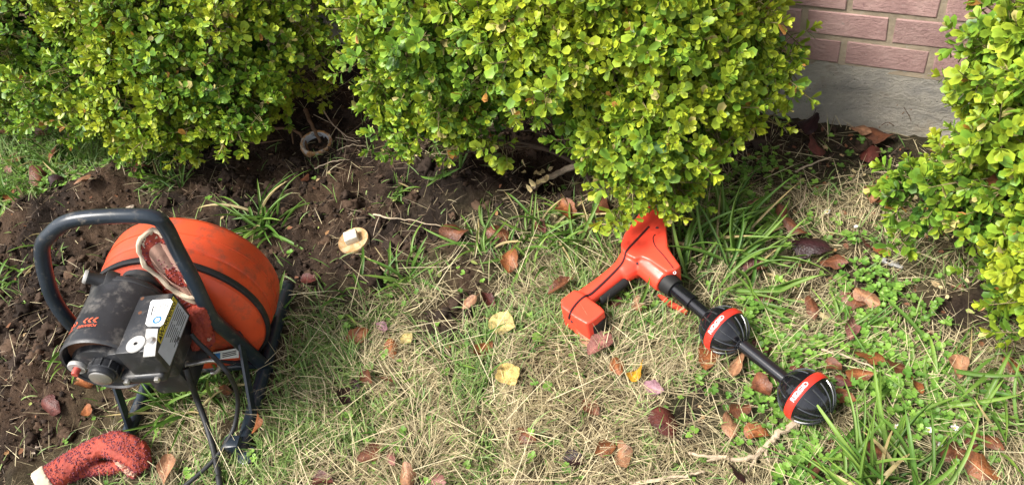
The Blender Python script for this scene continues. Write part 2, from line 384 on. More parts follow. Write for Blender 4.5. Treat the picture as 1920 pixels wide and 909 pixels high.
def brick_mat():
    mt, t, b, out = new_mat('pink_brick')
    oi = N(t, 'ShaderNodeObjectInfo')
    n = tex_noise(t, 11, 8, 0.7); n2 = tex_noise(t, 70, 6, 0.75); n3 = tex_noise(t, 26, 6, 0.7)
    tcb = N(t, 'ShaderNodeTexCoord'); cb = N(t, 'ShaderNodeCombineXYZ'); ml = N(t, 'ShaderNodeMath', operation='MULTIPLY'); ml.inputs[1].default_value = 40; ad = N(t, 'ShaderNodeVectorMath', operation='ADD')
    t.links.new(oi.outputs['Random'], ml.inputs[0]); t.links.new(ml.outputs[0], cb.inputs[0]); t.links.new(ml.outputs[0], cb.inputs[2]); t.links.new(tcb.outputs['Object'], ad.inputs[0]); t.links.new(cb.outputs[0], ad.inputs[1])
    for q in (n, n2, n3): t.links.new(ad.outputs[0], q.inputs['Vector'])
    c = ramp(t, n.outputs[0], [(0.28, (0.250, 0.150, 0.140)), (0.5, (0.345, 0.218, 0.198)), (0.74, (0.420, 0.285, 0.255))]).outputs[0]
    hv = N(t, 'ShaderNodeHueSaturation'); mr = N(t, 'ShaderNodeMapRange'); mr.inputs[3].default_value = 0.86; mr.inputs[4].default_value = 1.14
    t.links.new(oi.outputs['Random'], mr.inputs[0]); t.links.new(mr.outputs[0], hv.inputs['Value']); t.links.new(c, hv.inputs['Color']); c = hv.outputs[0]
    sp = ramp(t, n2.outputs[0], [(0.60, (0, 0, 0)), (0.70, (1, 1, 1))]); c = mixc(t, sp.outputs[0], c, (0.38, 0.30, 0.27))
    sp2 = ramp(t, n3.outputs[0], [(0.60, (0, 0, 0)), (0.74, (0.8, 0.8, 0.8))]); c = mixc(t, sp2.outputs[0], c, (0.15, 0.075, 0.085))
    t.links.new(c, b.inputs['Base Color']); b.inputs['Roughness'].default_value = 0.88; b.inputs['Specular IOR Level'].default_value = 0.2
    mp = N(t, 'ShaderNodeMapping'); tc = N(t, 'ShaderNodeTexCoord'); mp.inputs['Scale'].default_value = (1, 1, 1.5); nn = N(t, 'ShaderNodeTexNoise'); nn.inputs['Scale'].default_value = 85; nn.inputs['Detail'].default_value = 8; nn.inputs['Roughness'].default_value = 0.7
    t.links.new(ad.outputs[0], mp.inputs[0]); t.links.new(mp.outputs[0], nn.inputs['Vector'])
    bump(t, b, nn.outputs[0], 0.9, 0.004); return mt
M['brick'] = brick_mat()
def concrete_mat():
    mt, t, b, out = new_mat('weathered_concrete')
    tc = N(t, 'ShaderNodeTexCoord'); mp = N(t, 'ShaderNodeMapping'); mp.inputs['Scale'].default_value = (1, 1, 1.5)
    t.links.new(tc.outputs['Object'], mp.inputs[0])
    n = N(t, 'ShaderNodeTexNoise'); n.inputs['Scale'].default_value = 7; n.inputs['Detail'].default_value = 9; n.inputs['Roughness'].default_value = 0.68; t.links.new(mp.outputs[0], n.inputs['Vector'])
    c = ramp(t, n.outputs[0], [(0.30, (0.210, 0.205, 0.195)), (0.44, (0.330, 0.308, 0.268)), (0.56, (0.420, 0.385, 0.325)), (0.72, (0.50, 0.465, 0.40))]).outputs[0]
    n2 = tex_noise(t, 10, 5); r2 = ramp(t, n2.outputs[0], [(0.56, (0, 0, 0)), (0.72, (0.6, 0.6, 0.6))]); c = mixc(t, r2.outputs[0], c, (0.24, 0.165, 0.09))
    sx = N(t, 'ShaderNodeSeparateXYZ'); t.links.new(tc.outputs['Object'], sx.inputs[0]); nz = tex_noise(t, 14, 6, .7); mm = N(t, 'ShaderNodeMath', operation='MULTIPLY_ADD'); mm.inputs[1].default_value = .16; t.links.new(nz.outputs[0], mm.inputs[0]); t.links.new(sx.outputs['Z'], mm.inputs[2])
    rz = ramp(t, mm.outputs[0], [(.10, (.85, .85, .85)), (.16, (0, 0, 0))]); c = mixc(t, rz.outputs[0], c, (0.50, 0.455, 0.375))
    vp = N(t, 'ShaderNodeTexVoronoi'); vp.inputs['Scale'].default_value = 95; t.links.new(tc.outputs['Object'], vp.inputs['Vector']); rv = ramp(t, vp.outputs['Distance'], [(.10, (1, 1, 1)), (.22, (0, 0, 0))]); n9 = tex_noise(t, 30, 3); r9 = ramp(t, n9.outputs[0], [(.52, (0, 0, 0)), (.62, (1, 1, 1))]); c = mixc(t, mixc(t, 1.0, rv.outputs[0], r9.outputs[0], 'MULTIPLY'), c, (.085, .08, .072))
    t.links.new(c, b.inputs['Base Color']); b.inputs['Roughness'].default_value = 0.9; b.inputs['Specular IOR Level'].default_value = 0.2
    n3 = N(t, 'ShaderNodeTexNoise'); n3.inputs['Scale'].default_value = 75; n3.inputs['Detail'].default_value = 9; n3.inputs['Roughness'].default_value = 0.75; t.links.new(mp.outputs[0], n3.inputs['Vector'])
    bump(t, b, n3.outputs[0], 1.0, 0.012); return mt
M['concrete'] = concrete_mat()
def ground_mat():
    mt, t, b, out = new_mat('ground_soil_and_thatch')
    a = N(t, 'ShaderNodeAttribute', attribute_name='Col'); n = tex_noise(t, 55, 9, 0.75); n2 = tex_noise(t, 260, 4, 0.7)
    r = ramp(t, n.outputs[0], [(0.25, (0.45,) * 3), (0.5, (0.95,) * 3), (0.78, (1.7,) * 3)])
    c = mixc(t, 1.0, a.outputs['Color'], r.outputs[0], 'MULTIPLY')
    r2 = ramp(t, n2.outputs[0], [(0.66, (0, 0, 0)), (0.74, (1, 1, 1))]); c = mixc(t, r2.outputs[0], c, (0.16, 0.11, 0.07))
    t.links.new(c, b.inputs['Base Color']); b.inputs['Roughness'].default_value = 0.95; b.inputs['Specular IOR Level'].default_value = 0.15
    n3 = tex_noise(t, 130, 10, 0.78); bump(t, b, n3.outputs[0], 1.0, 0.012); return mt
M['ground'] = ground_mat()

# ================================================================== GROUND
def axis_pts(a, b, step, far):
    mid = np.arange(a, b, step); out = []; s = step; x = b
    while x < far: out.append(x); s *= 1.35; x += s
    out.append(far); lo = []; s = step; x = a - step
    while x > -far: lo.append(x); s *= 1.35; x -= s
    lo.append(-far); return np.array(lo[::-1] + list(mid) + out)
gx = axis_pts(-1.95, 1.5, 0.0085, 120); gy = axis_pts(0.4, 2.95, 0.0085, 120)
GX, GY = np.meshgrid(gx, gy); gxs, gys = GX.ravel(), GY.ravel()
gsm = soil_mask(gxs, gys); gz = height(gxs, gys, gsm)
gz = gz + gsm * rng.normal(0, .0026, len(gz)); gV = np.stack([gxs, gys, gz], 1); nx_, ny_ = len(gx), len(gy)
ii = (np.arange(ny_ - 1)[:, None] * nx_ + np.arange(nx_ - 1)[None]).ravel()
gF = np.stack([ii, ii + 1, ii + nx_ + 1, ii + nx_], 1)
soilc = np.array([0.030, 0.021, 0.016]); soilr = np.array([0.080, 0.050, 0.032]); thatch = np.array([0.105, 0.078, 0.046]); greeny = np.array([0.075, 0.072, 0.034])
t1 = fbm(gxs, gys, 6, 51)[:, None]; t2 = fbm(gxs, gys, 3, 61)[:, None]
csoil = soilc + (soilr - soilc) * np.clip((t1 - .45) * 4, 0, 1); cgr = thatch + (greeny - thatch) * np.clip((t2 - .4) * 4, 0, 1)
gcol = cgr + (csoil - cgr) * gsm[:, None]
ground = link('ground', mesh_np('ground', gV, gF, gcol, True), M['ground']); tag(ground, kind='structure')

# ================================================================== BRICK WALL
WYAW = -38.5
W0 = P(1600, 240)
WU = np.array([math.cos(rad(WYAW)), math.sin(rad(WYAW)), 0]); WN = np.array([WU[1], -WU[0], 0])   # WN points from the wall to the lawn
def HS(s, d, z): return W0 + WU * s + WN * d + np.array([0, 0, z])      # hedge coordinates
wall = empty('brick_wall', HS(0, 0, 0), rad(WYAW)); tag(wall, 'pink brick house wall on a grey concrete footing behind the hedge', 'wall')
# local frame: x along wall, -y towards the lawn, z up
S0, S1 = -4.6, 2.6; WTOP = 2.35; FT = 0.2
def rough_face(x0, x1, z0, z1, y, nx, nz, amp, seed):
    xs = np.linspace(x0, x1, nx); zs = np.linspace(z0, z1, nz); X, Z = np.meshgrid(xs, zs)
    Y = y + (fbm(X.ravel(), Z.ravel() * 2.5, 9, seed, 5, .6) - 0.5) * amp
    V = np.stack([X.ravel(), Y, Z.ravel()], 1); i = (np.arange(nz - 1)[:, None] * nx + np.arange(nx - 1)[None]).ravel()
    return V, np.stack([i, i + 1, i + nx + 1, i + nx], 1)
# footing: a rough fine face in the gap, box behind
fv, ff = rough_face(S0, S1, -0.25, FT, -0.004, 560, 44, 0.008, 71)
top = np.abs(fv[:, 2] - FT) < 1e-6; 
fv[top, 2] += (fbm(fv[top, 0], fv[top, 0] * 0, 14, 77) - 0.5) * 0.02
nb = len(fv); bx = np.array([(S0, .10, -.25), (S1, .10, -.25), (S1, .10, FT + .001), (S0, .10, FT + .001)])
me = mesh_np('foundation', fv, ff, None, True); link('foundation', me, M['concrete'], wall)
link('foundation_top', mesh_py('foundation_top', *box_geo(S0, S1, 0.006, .12, -.25, FT + .002)), M['concrete'], wall)
# mortar sheet slightly recessed with its own roughness
mv, mf = rough_face(S0, S1, FT - .012, WTOP, -0.0030, 330, 100, 0.0045, 73)
link('mortar', mesh_np('mortar', mv, mf, None, True), M['mortar'], wall)
BL, BH, BT, CP, BPITCH = 0.1855, 0.0655, 0.09, 0.0765, 0.1985
def brick_mesh(k, bl=BL):
    bm = bmesh.new(); bmesh.ops.create_cube(bm, size=1); r_ = random.Random(k)
    for v in bm.verts: v.co = (v.co.x * (bl - .003 * r_.random()), v.co.y * BT, v.co.z * (BH - .002 * r_.random()))
    bmesh.ops.bevel(bm, geom=list(bm.edges), offset=0.0022, segments=1, affect='EDGES')
    for v in bm.verts: v.co += Vector((r_.uniform(-1, 1), r_.uniform(-.5, .5), r_.uniform(-1, 1))) * 0.0015
    me = bpy.data.meshes.new('brick'); bm.to_mesh(me); bm.free(); me.materials.append(M['brick']); return me
BM_ = [brick_mesh(k) for k in range(7)]
rest_V, rest_F = [], []
nc = int((WTOP - FT) / CP)
for c in range(nc):
    zc = FT + 0.003 + BH / 2 + c * CP
    off = -0.053 if c % 2 == 0 else 0.046
    k0 = int((S0 - off) / BPITCH) + 1; k1 = int((S1 - off) / BPITCH) - 1
    for k in range(k0, k1):
        xc = off + BPITCH * (k + .5); rr = random.Random(c * 1000 + k)
        y = 0.045 - 0.0065 + rr.uniform(-.0012, .0012); near = (-0.55 < xc < 0.55 and c < 9) or (-1.95 < xc < -1.2 and c < 4)
        mesh = BM_[rr.randrange(7)]
        if near:
            o = link('brick', mesh, None, wall, (xc + rr.uniform(-.001, .001), y, zc + rr.uniform(-.001, .001))); o.rotation_euler = (0, rr.uniform(-.004, .004), 0)
        else:
            b0 = len(rest_V)
            rest_V += [(v.co.x + xc, v.co.y + y, v.co.z + zc) for v in mesh.vertices]; rest_F += [tuple(i + b0 for i in p.vertices) for p in mesh.polygons]
rb = link('brickwork', mesh_py('brickwork', rest_V, rest_F), M['brick'], wall); rb['kind'] = 'stuff'

# ================================================================== HEDGE BUSHES
# leaf template: length along x, width along y, cupped
LT = np.array([(0, 0, 0), (.34, .38, .06), (.80, .47, .09), (1.0, 0, .0), (.80, -.47, .09), (.34, -.38, .06), (.55, 0, 0.0)])
LF = np.array([(6, 0, 5), (6, 1, 0), (6, 2, 1), (6, 3, 2), (6, 4, 3), (6, 5, 4)])[:, ::-1]
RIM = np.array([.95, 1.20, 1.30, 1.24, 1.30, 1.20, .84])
def frame(d, upref):
    d = d / np.linalg.norm(d); n = upref - d * (upref @ d); n /= np.linalg.norm(n) + 1e-9
    return np.stack([d, np.cross(n, d), n], 1)
def make_sprig(r_):
    """leaf list in sprig frame, stem along +z: (pos, R, len, wid, age)"""
    L = []; pairs = r_.integers(4, 7); ph = r_.uniform(0, 6.28); gap = r_.uniform(.007, .011)
    for k in range(pairs):
        f = k / (pairs - 1); zz = k * gap * (1 - .25 * f)
        for s in (0, 1):
            az = ph + k * math.pi / 2 + s * math.pi + r_.normal(0, .22); tilt = rad(72 - 48 * f ** 1.3) + r_.normal(0, .16)
            d = np.array([math.cos(az) * math.sin(tilt), math.sin(az) * math.sin(tilt), math.cos(tilt)])
            R_ = frame(d, np.array([r_.normal(0, .18), r_.normal(0, .18), 1.0]) if tilt > .5 else np.array([-math.cos(az), -math.sin(az), .3]))
            ln = .0262 * (1 - .38 * f ** 2) * r_.uniform(.74, 1.15); L.append((np.array([0, 0, zz]) + d * .002, R_, ln, ln * r_.uniform(.54, .70), f))
    return L
SPR = [make_sprig(rng) for _ in range(14)]
def rot_to(dirs, spin):
    """rotation matrices whose z axis = dirs (N,3)"""
    z = dirs / np.linalg.norm(dirs, axis=1)[:, None]
    ref = np.where(np.abs(z[:, 2:3]) > .9, np.array([[1.0, 0, 0]]), np.array([[0, 0, 1.0]]))
    x = np.cross(ref, z); x /= np.linalg.norm(x, axis=1)[:, None]; y = np.cross(z, x)
    c, s = np.cos(spin)[:, None], np.sin(spin)[:, None]
    return np.stack([c * x + s * y, -s * x + c * y, z], 2)
def build_bush(base_sd, lobes, n_out, n_in, label, warm, seed, lsc=1.0):
    r_ = np.random.default_rng(seed)
    lob = np.array(lobes, float); areas = (lob[:, 3] * lob[:, 4] + lob[:, 4] * lob[:, 5] + lob[:, 3] * lob[:, 5]); 
    bpos = HS(base_sd[0], base_sd[1], 0); bpos[2] = H1(bpos[0], bpos[1])
    pos, dirs, dep = [], [], []
    def sample(n, lo, hi, cut):
        got = 0; out_p, out_d = [], []
        while got < n:
            k = r_.choice(len(lob), size=n * 2, p=areas / areas.sum()); v = r_.normal(size=(n * 2, 3)); v /= np.linalg.norm(v, axis=1)[:, None]
            # lumpy surface: clumps and clefts
            lump = 0.13 * np.sin(7 * v[:, 0] + k) * np.cos(6 * v[:, 1] + 2 * k) + 0.09 * np.sin(13 * v[:, 2] + 11 * v[:, 0]) * np.cos(12 * v[:, 1] + k)
            rr = r_.uniform(lo, hi, n * 2) + lump + np.where(r_.random(n * 2) < .25, r_.exponential(.05, n * 2), 0) * (hi > 1)
            p = lob[k, :3] + v * lob[k, 3:6] * rr[:, None]; nrm = v / lob[k, 3:6]; nrm /= np.linalg.norm(nrm, axis=1)[:, None]
            keep = np.ones(len(p), bool)
            for j in range(len(lob)):
                q = np.linalg.norm((p - lob[j, :3]) / lob[j, 3:6], axis=1); keep &= ~((q < cut) & (k != j))
            keep &= (p[:, 2] > .03) & (p[:, 1] > .03)
            # sparser on the side that faces the wall
            keep &= (nrm[:, 1] > -.25) | (r_.random(len(p)) < .3)
            keep &= (nrm[:, 2] > -.45) | (r_.random(len(p)) < .35)
            # holes in the foliage
            hole = np.sin(p[:, 0] * 31 + seed) * np.sin(p[:, 2] * 37 + 1.3 * seed) * np.sin(p[:, 1] * 29 + seed)
            keep &= ~((hole > .30) & (r_.random(len(p)) < .9))
            out_p.append(p[keep]); out_d.append(nrm[keep]); got += keep.sum()
        return np.concatenate(out_p)[:n], np.concatenate(out_d)[:n]
    ns = int(n_out / 4.4); pb, nb_ = sample(ns, .80, .99, .78); pi_, di = sample(n_in, .60, .84, .55)
    sd_ = nb_ + r_.normal(0, .42, nb_.shape) + np.array([0, .10, .42]); sd_ /= np.linalg.norm(sd_, axis=1)[:, None]
    Lsh = r_.uniform(.035, .095, ns) + np.where(r_.random(ns) < .12, r_.uniform(.02, .06, ns), 0); po, do = [], []
    for t_, pr in ((1.0, 1.0), (.80, .95), (.62, .95), (.45, .9), (.28, .6)):
        kk = r_.random(ns) < pr; pv = np.cross(sd_, r_.normal(size=sd_.shape)); pv /= np.linalg.norm(pv, axis=1)[:, None]
        sw = 0.0 if t_ == 1 else 1.0
        po.append((pb + sd_ * (Lsh * t_)[:, None] + pv * .014 * sw)[kk]); do.append((sd_ * (1 - .45 * sw) + pv * .85 * sw)[kk])
    po, do = np.concatenate(po), np.concatenate(do)
    shoot_a = W0 + pb[:, :1] * WU + pb[:, 1:2] * WN; shoot_a[:, 2] = pb[:, 2]; pe = pb + sd_ * Lsh[:, None]; shoot_e = W0 + pe[:, :1] * WU + pe[:, 1:2] * WN; shoot_e[:, 2] = pe[:, 2]
    p = np.concatenate([po, pi_]); d = np.concatenate([do, di]); inner = np.r_[np.zeros(len(po)), np.ones(len(pi_))]
    d = d + r_.normal(0, .20, d.shape) + np.array([0, .06, .18])
    Wp = W0 + p[:, :1] * WU + p[:, 1:2] * WN; Wp[:, 2] = p[:, 2]
    Wd = d[:, :1] * WU + d[:, 1:2] * WN; Wd[:, 2] = d[:, 2]
    RS = rot_to(Wd, r_.uniform(0, 6.28, len(p))); sc = r_.uniform(.72, 1.22, len(p)) * lsc
    which = r_.integers(0, len(SPR), len(p))
    patch = fbm(p[:, 0] * 1.0 + p[:, 2], p[:, 1] - p[:, 2] * .6, 6, seed, 3)
    LP, LR, LL, LW, LC = [], [], [], [], []
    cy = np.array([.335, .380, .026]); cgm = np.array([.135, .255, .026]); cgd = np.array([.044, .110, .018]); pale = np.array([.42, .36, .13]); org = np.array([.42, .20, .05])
    for k, S in enumerate(SPR):
        idx = np.where(which == k)[0]
        if len(idx) == 0: continue
        for (lp, lr, ln, lw, age) in S:
            LP.append(Wp[idx] + np.einsum('nij,j->ni', RS[idx], lp) * sc[idx, None]); LR.append(np.einsum('nij,jk->nik', RS[idx], lr))
            f = r_.uniform(.85, 1.15, len(idx)) * sc[idx]; LL.append(ln * f); LW.append(lw * f)
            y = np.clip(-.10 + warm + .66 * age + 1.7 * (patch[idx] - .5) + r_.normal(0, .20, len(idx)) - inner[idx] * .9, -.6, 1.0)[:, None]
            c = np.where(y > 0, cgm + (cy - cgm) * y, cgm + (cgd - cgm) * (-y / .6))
            q = r_.random(len(idx))[:, None]; c = np.where(q < .022, pale, c); c = np.where((q > .022) & (q < .030), org, c)
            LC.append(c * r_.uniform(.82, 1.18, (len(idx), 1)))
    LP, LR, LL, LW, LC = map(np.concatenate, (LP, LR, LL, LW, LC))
    # which leaves show largest from the path: those become single leaves
    ctr = LP + LR[:, :, 0] * (LL * .55)[:, None]; uv, dp = proj(ctr)
    vis = (uv[:, 0] > 5) & (uv[:, 0] < 1915) & (uv[:, 1] > 5) & (uv[:, 1] < 904)
    cell = (uv[:, 0] // 5).astype(int) * 1000 + (uv[:, 1] // 5).astype(int); order = np.argsort(dp); seen = {}; first = np.zeros(len(dp), bool)
    for i in order:
        if vis[i] and cell[i] not in seen:
            seen[cell[i]] = 1; first[i] = True
    vdir = (CAM - ctr); vdir /= np.linalg.norm(vdir, axis=1)[:, None]
    score = LL * LW * np.abs((LR[:, :, 2] * vdir).sum(1)) / dp ** 2 * first
    single = np.zeros(len(dp), bool); single[np.argsort(-score)[:300]] = True
    bush = empty('boxwood_bush', tuple(bpos)); tag(bush, label, 'bush', 'clipped boxwood hedge bushes')
    b = ~single; n = b.sum()
    T = np.zeros((n, 7, 3)); T[:, :, 0] = LT[None, :, 0] * LL[b, None]; T[:, :, 1] = LT[None, :, 1] * LW[b, None]; T[:, :, 2] = LT[None, :, 2] * LL[b, None] * r_.uniform(.3, 1.8, (n, 1))
    V = LP[b, None, :] + np.einsum('nij,nkj->nki', LR[b], T) - bpos
    Fq = (LF[None] + (np.arange(n) * 7)[:, None, None]).reshape(-1, 3)
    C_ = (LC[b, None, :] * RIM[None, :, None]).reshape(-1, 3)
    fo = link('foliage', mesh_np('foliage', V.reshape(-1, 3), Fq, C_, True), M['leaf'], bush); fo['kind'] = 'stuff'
    lv = []
    for cup in (.5, .9, 1.4):
        for wr in (.58, .66):
            vv = LT.copy(); vv[:, 1] *= wr; vv[:, 2] *= cup
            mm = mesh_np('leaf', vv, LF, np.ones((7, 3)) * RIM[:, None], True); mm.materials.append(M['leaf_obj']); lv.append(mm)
    for i in np.where(single)[0]:
        o = link('leaf', lv[int(r_.integers(0, 6))], None, bush)
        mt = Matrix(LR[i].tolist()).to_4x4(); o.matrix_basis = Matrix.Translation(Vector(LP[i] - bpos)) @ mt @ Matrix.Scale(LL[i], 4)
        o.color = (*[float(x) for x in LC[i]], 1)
    # twigs under the sprigs
    a = np.concatenate([Wp - RS[:, :, 2] * .03, shoot_a]); e = np.concatenate([Wp + RS[:, :, 2] * .03, shoot_e]); tw = len(a)
    RS = np.concatenate([RS, rot_to(shoot_e - shoot_a, np.zeros(len(shoot_a)))])
    ang = np.array([0, 2.094, 4.188]); ring = (RS[:, :, 0][:, None] * np.cos(ang)[None, :, None] + RS[:, :, 1][:, None] * np.sin(ang)[None, :, None]) * .0015
    V = np.concatenate([a[:, None] + ring, e[:, None] + ring * .6], 1) - bpos
    Fq = np.array([(0, 1, 4, 3), (1, 2, 5, 4), (2, 0, 3, 5)]); Fq = (Fq[None] + (np.arange(tw) * 6)[:, None, None]).reshape(-1, 4)
    tc = np.tile(np.array([[.20, .165, .075]]), (tw * 6, 1)) * r_.uniform(.7, 1.4, (tw * 6, 1))
    t_o = link('twigs', mesh_np('twigs', V.reshape(-1, 3), Fq, tc), M['litter'], bush); t_o['kind'] = 'stuff'
    # limbs from the base into the lobes
    for k in range(len(lob)):
        for j in range(2):
            tgt = HS(*(lob[k, :3] + r_.normal(0, .45, 3) * lob[k, 3:6])); tgt[2] = max(tgt[2], .08)
            st = bpos + np.array([r_.normal(0, .035), r_.normal(0, .035), -.02]); mid = st * .55 + tgt * .45 + r_.normal(0, .02, 3) + np.array([0, 0, .10])
            pth = catmull([st, st * .75 + mid * .25 + [0, 0, .02], mid, tgt], 4); rr_ = np.linspace(r_.uniform(.004, .008), .0015, len(pth))
            g = tube_geo(pth - bpos, rr_, 6); part('branch', g, M['bark'], bush)
    return bush
bush_mid = build_bush((-.58, .33), [(-.64, .29, .54, .40, .28, .22), (-.88, .40, .53, .19, .22, .19), (-.37, .30, .44, .160, .21, .22), (-.37, .44, .345, .150, .14, .140), (-.385, .520, .235, .060, .055, .085),
     (-.965, .50, .36, .095, .095, .12), (-.965, .575, .23, .050, .045, .085), (-.60, .40, .51, .32, .20, .145), (-.82, .50, .30, .045, .04, .09), (-.31, .38, .35, .10, .10, .11), (-.48, .44, .40, .08, .09, .08), (-.165, .27, .42, .03, .03, .03)],
     5200, 1200, 'large boxwood bush in the middle, overhanging the dug hole and the red locator', .14, 3, 1.0)
bush_left = build_bush((-2.15, .45), [(-2.2, .46, .44, .60, .35, .29), (-1.75, .46, .40, .30, .27, .25), (-2.7, .58, .42, .5, .33, .29), (-1.85, .69, .28, .25, .16, .15), (-2.35, .70, .30, .3, .16, .15), (-1.62, .36, .36, .18, .22, .22), (-1.60, .60, .27, .12, .10, .10)],
     6200, 1400, 'wide boxwood bush at left, above the orange drum machine and the open pipe', .06, 5, .94)
bush_right = build_bush((.66, .36), [(.74, .34, .42, .40, .26, .29), (.45, .36, .36, .17, .20, .22), (.60, .52, .28, .20, .15, .17), (.57, .62, .15, .10, .08, .08), (.235, .38, .16, .05, .05, .05), (.32, .40, .19, .08, .08, .08), (.40, .28, .50, .14, .15, .13), (.42, .50, .13, .06, .05, .06)],
     3300, 700, 'yellowish boxwood bush at the right edge beside the brick wall', .22, 9, 1.06)

# ================================================================== SOIL CLODS, LITTER, GRASS
def scatter(n, seed, x0=-2.5, x1=2.3, y0=-.15, y1=2.95, margin=140):
    r_ = np.random.default_rng(seed); n = int(n * 1.69); x = r_.uniform(x0, x1, n); y = r_.uniform(y0, y1, n)
    uv, dep = proj(np.stack([x, y, np.zeros(n)], 1)); ok = (dep > .2) & (uv[:, 0] > -margin) & (uv[:, 0] < 1920 + margin) & (uv[:, 1] > -margin) & (uv[:, 1] < 909 + margin); ok |= r_.random(n) < .30
    # nothing grows inside the wall
    q = np.stack([x, y], 1) - W0[:2]; ok &= (q @ WN[:2]) > .02
    return x[ok], y[ok], uv[ok, 0], uv[ok, 1], r_
def ico(sub, seed, rough_):
    bm = bmesh.new(); bmesh.ops.create_icosphere(bm, subdivisions=sub, radius=1.0); bm.verts.index_update()
    for v in bm.verts:
        v.co *= 1 + rough_ * mnoise.noise(v.co * 1.3 + Vector((seed * 3.1, 0, 0))) + rough_ * .8 * mnoise.noise(v.co * 2.9 + Vector((0, seed * 2.3, 0))) + rough_ * .6 * mnoise.noise(v.co * 6.5 + Vector((0, 0, seed * 1.7)))
    bm.verts.index_update(); V = np.array([v.co[:] for v in bm.verts]); Fq = np.array([[v.index for v in f.verts] for f in bm.faces]); bm.free(); return V, Fq
def rand_rot(r_, n):
    q = r_.normal(size=(n, 4)); q /= np.linalg.norm(q, axis=1)[:, None]; a, b, c, d = q.T
    return np.stack([np.stack([1 - 2 * (c * c + d * d), 2 * (b * c - a * d), 2 * (b * d + a * c)], 1), np.stack([2 * (b * c + a * d), 1 - 2 * (b * b + d * d), 2 * (c * d - a * b)], 1), np.stack([2 * (b * d - a * c), 2 * (c * d + a * b), 1 - 2 * (b * b + c * c)], 1)], 1)
def clods(name, n, sub, smin, smax, seed, thr=.5):
    x, y, u, v, r_ = scatter(n, seed); sm = soil_mask(x, y); keep = (sm > thr) & (fbm(x, y, 8, 91 + seed) > .42); x, y, sm = x[keep], y[keep], sm[keep]
    z = height(x, y, sm); k = len(x); s = smin * (smax / smin) ** (r_.random(k) ** 2.2); R_ = rand_rot(r_, k)
    protos = [ico(sub, i + seed, .55 if sub < 3 else .75) for i in range(6)]; Vs, Fs, Cs, off = [], [], [], 0; wh = r_.integers(0, 6, k)
    for i, (pv, pf) in enumerate(protos):
        idx = np.where(wh == i)[0]; m_ = len(idx); T = np.einsum('nij,kj->nki', R_[idx], pv) * s[idx, None, None] * np.array([1, 1, .75])
        T += np.stack([x[idx], y[idx], z[idx] + s[idx] * .25], 1)[:, None]
        Vs.append(T.reshape(-1, 3)); Fs.append((pf[None] + (np.arange(m_) * len(pv))[:, None, None]).reshape(-1, 3) + off); off += m_ * len(pv)
        c = np.array([.030, .021, .016]) + np.array([.050, .028, .015]) * r_.random((m_, 1)) ** 2; c = c * r_.uniform(.6, 1.3, (m_, 1)); Cs.append(np.repeat(c, len(pv), 0))
    o = link(name, mesh_np(name, np.concatenate(Vs), np.concatenate(Fs), np.concatenate(Cs), False), M['clod']); tag(o, 'dark crumbly soil dug out around the pipe and machine', 'soil', None, 'stuff')
clods('soil_crumbs', 58000, 1, .0016, .007, 1, .35)
clods('soil_clods', 5600, 3, .006, .024, 2, .6)

def blades(name, x, y, z, L, Wd, az, th0, kap, col, mat, seg=3, twist=None, label=None, cat=None):
    n = len(x); r_ = np.random.default_rng(n)
    t = np.linspace(0, 1, seg + 1); th = th0[:, None] + kap[:, None] * t[None]
    step = (L / seg)[:, None]; hx = np.concatenate([np.zeros((n, 1)), np.cumsum(np.sin((th[:, :-1] + th[:, 1:]) / 2) * step, 1)], 1); hz = np.concatenate([np.zeros((n, 1)), np.cumsum(np.cos((th[:, :-1] + th[:, 1:]) / 2) * step, 1)], 1)
    ca, sa = np.cos(az)[:, None], np.sin(az)[:, None]
    px, py, pz = x[:, None] + hx * ca, y[:, None] + hx * sa, z[:, None] + np.maximum(hz, -.004)
    prof = np.array([.75, 1.0, .75, .12]) if seg == 3 else np.interp(t, [0, .3, .7, 1], [.75, 1, .7, .1]); wv = Wd[:, None] * prof[None] * .5
    tw = (np.zeros(n) if twist is None else twist)[:, None]; ox, oy, oz = -sa * wv * np.cos(tw), ca * wv * np.cos(tw), wv * np.sin(tw)
    V = np.stack([np.stack([px + ox, py + oy, pz + oz], 2), np.stack([px - ox, py - oy, pz - oz], 2)], 2).reshape(n, -1, 3)
    q = np.array([(2 * i, 2 * i + 1, 2 * i + 3, 2 * i + 2) for i in range(seg)]); nv = (seg + 1) * 2
    Fq = (q[None] + (np.arange(n) * nv)[:, None, None]).reshape(-1, 4); C_ = np.repeat(col, nv, 0)
    return link(name, mesh_np(name, V.reshape(-1, 3), Fq, C_, True), mat)
STRAWZ = [(500, 590), (640, 575), (760, 560), (820, 520), (900, 545), (1000, 500), (1080, 470), (1180, 560), (1280, 640), (1330, 720), (1330, 850), (1340, 1300), (300, 1300), (330, 880), (430, 800), (500, 700)]
CLOVZ = [(1290, 360), (1420, 330), (1600, 320), (1800, 420), (2200, 500), (2200, 1300), (1280, 1300), (1310, 820), (1290, 700), (1240, 600), (1340, 560), (1300, 480)]
SKIDS = [(P(545, 560), P(465, 850)), (P(335, 640), P(245, 815)), (P(432, 815), P(450, 850))]
def trodden(x, y):
    k = np.ones_like(x)
    for a, b in SKIDS:
        e = (b - a)[:2]; t = np.clip(((x - a[0]) * e[0] + (y - a[1]) * e[1]) / (e @ e), 0, 1); d = np.hypot(x - a[0] - e[0] * t, y - a[1] - e[1] * t); k = np.minimum(k, np.clip((d - .018) / .02, .04, 1))
    return k
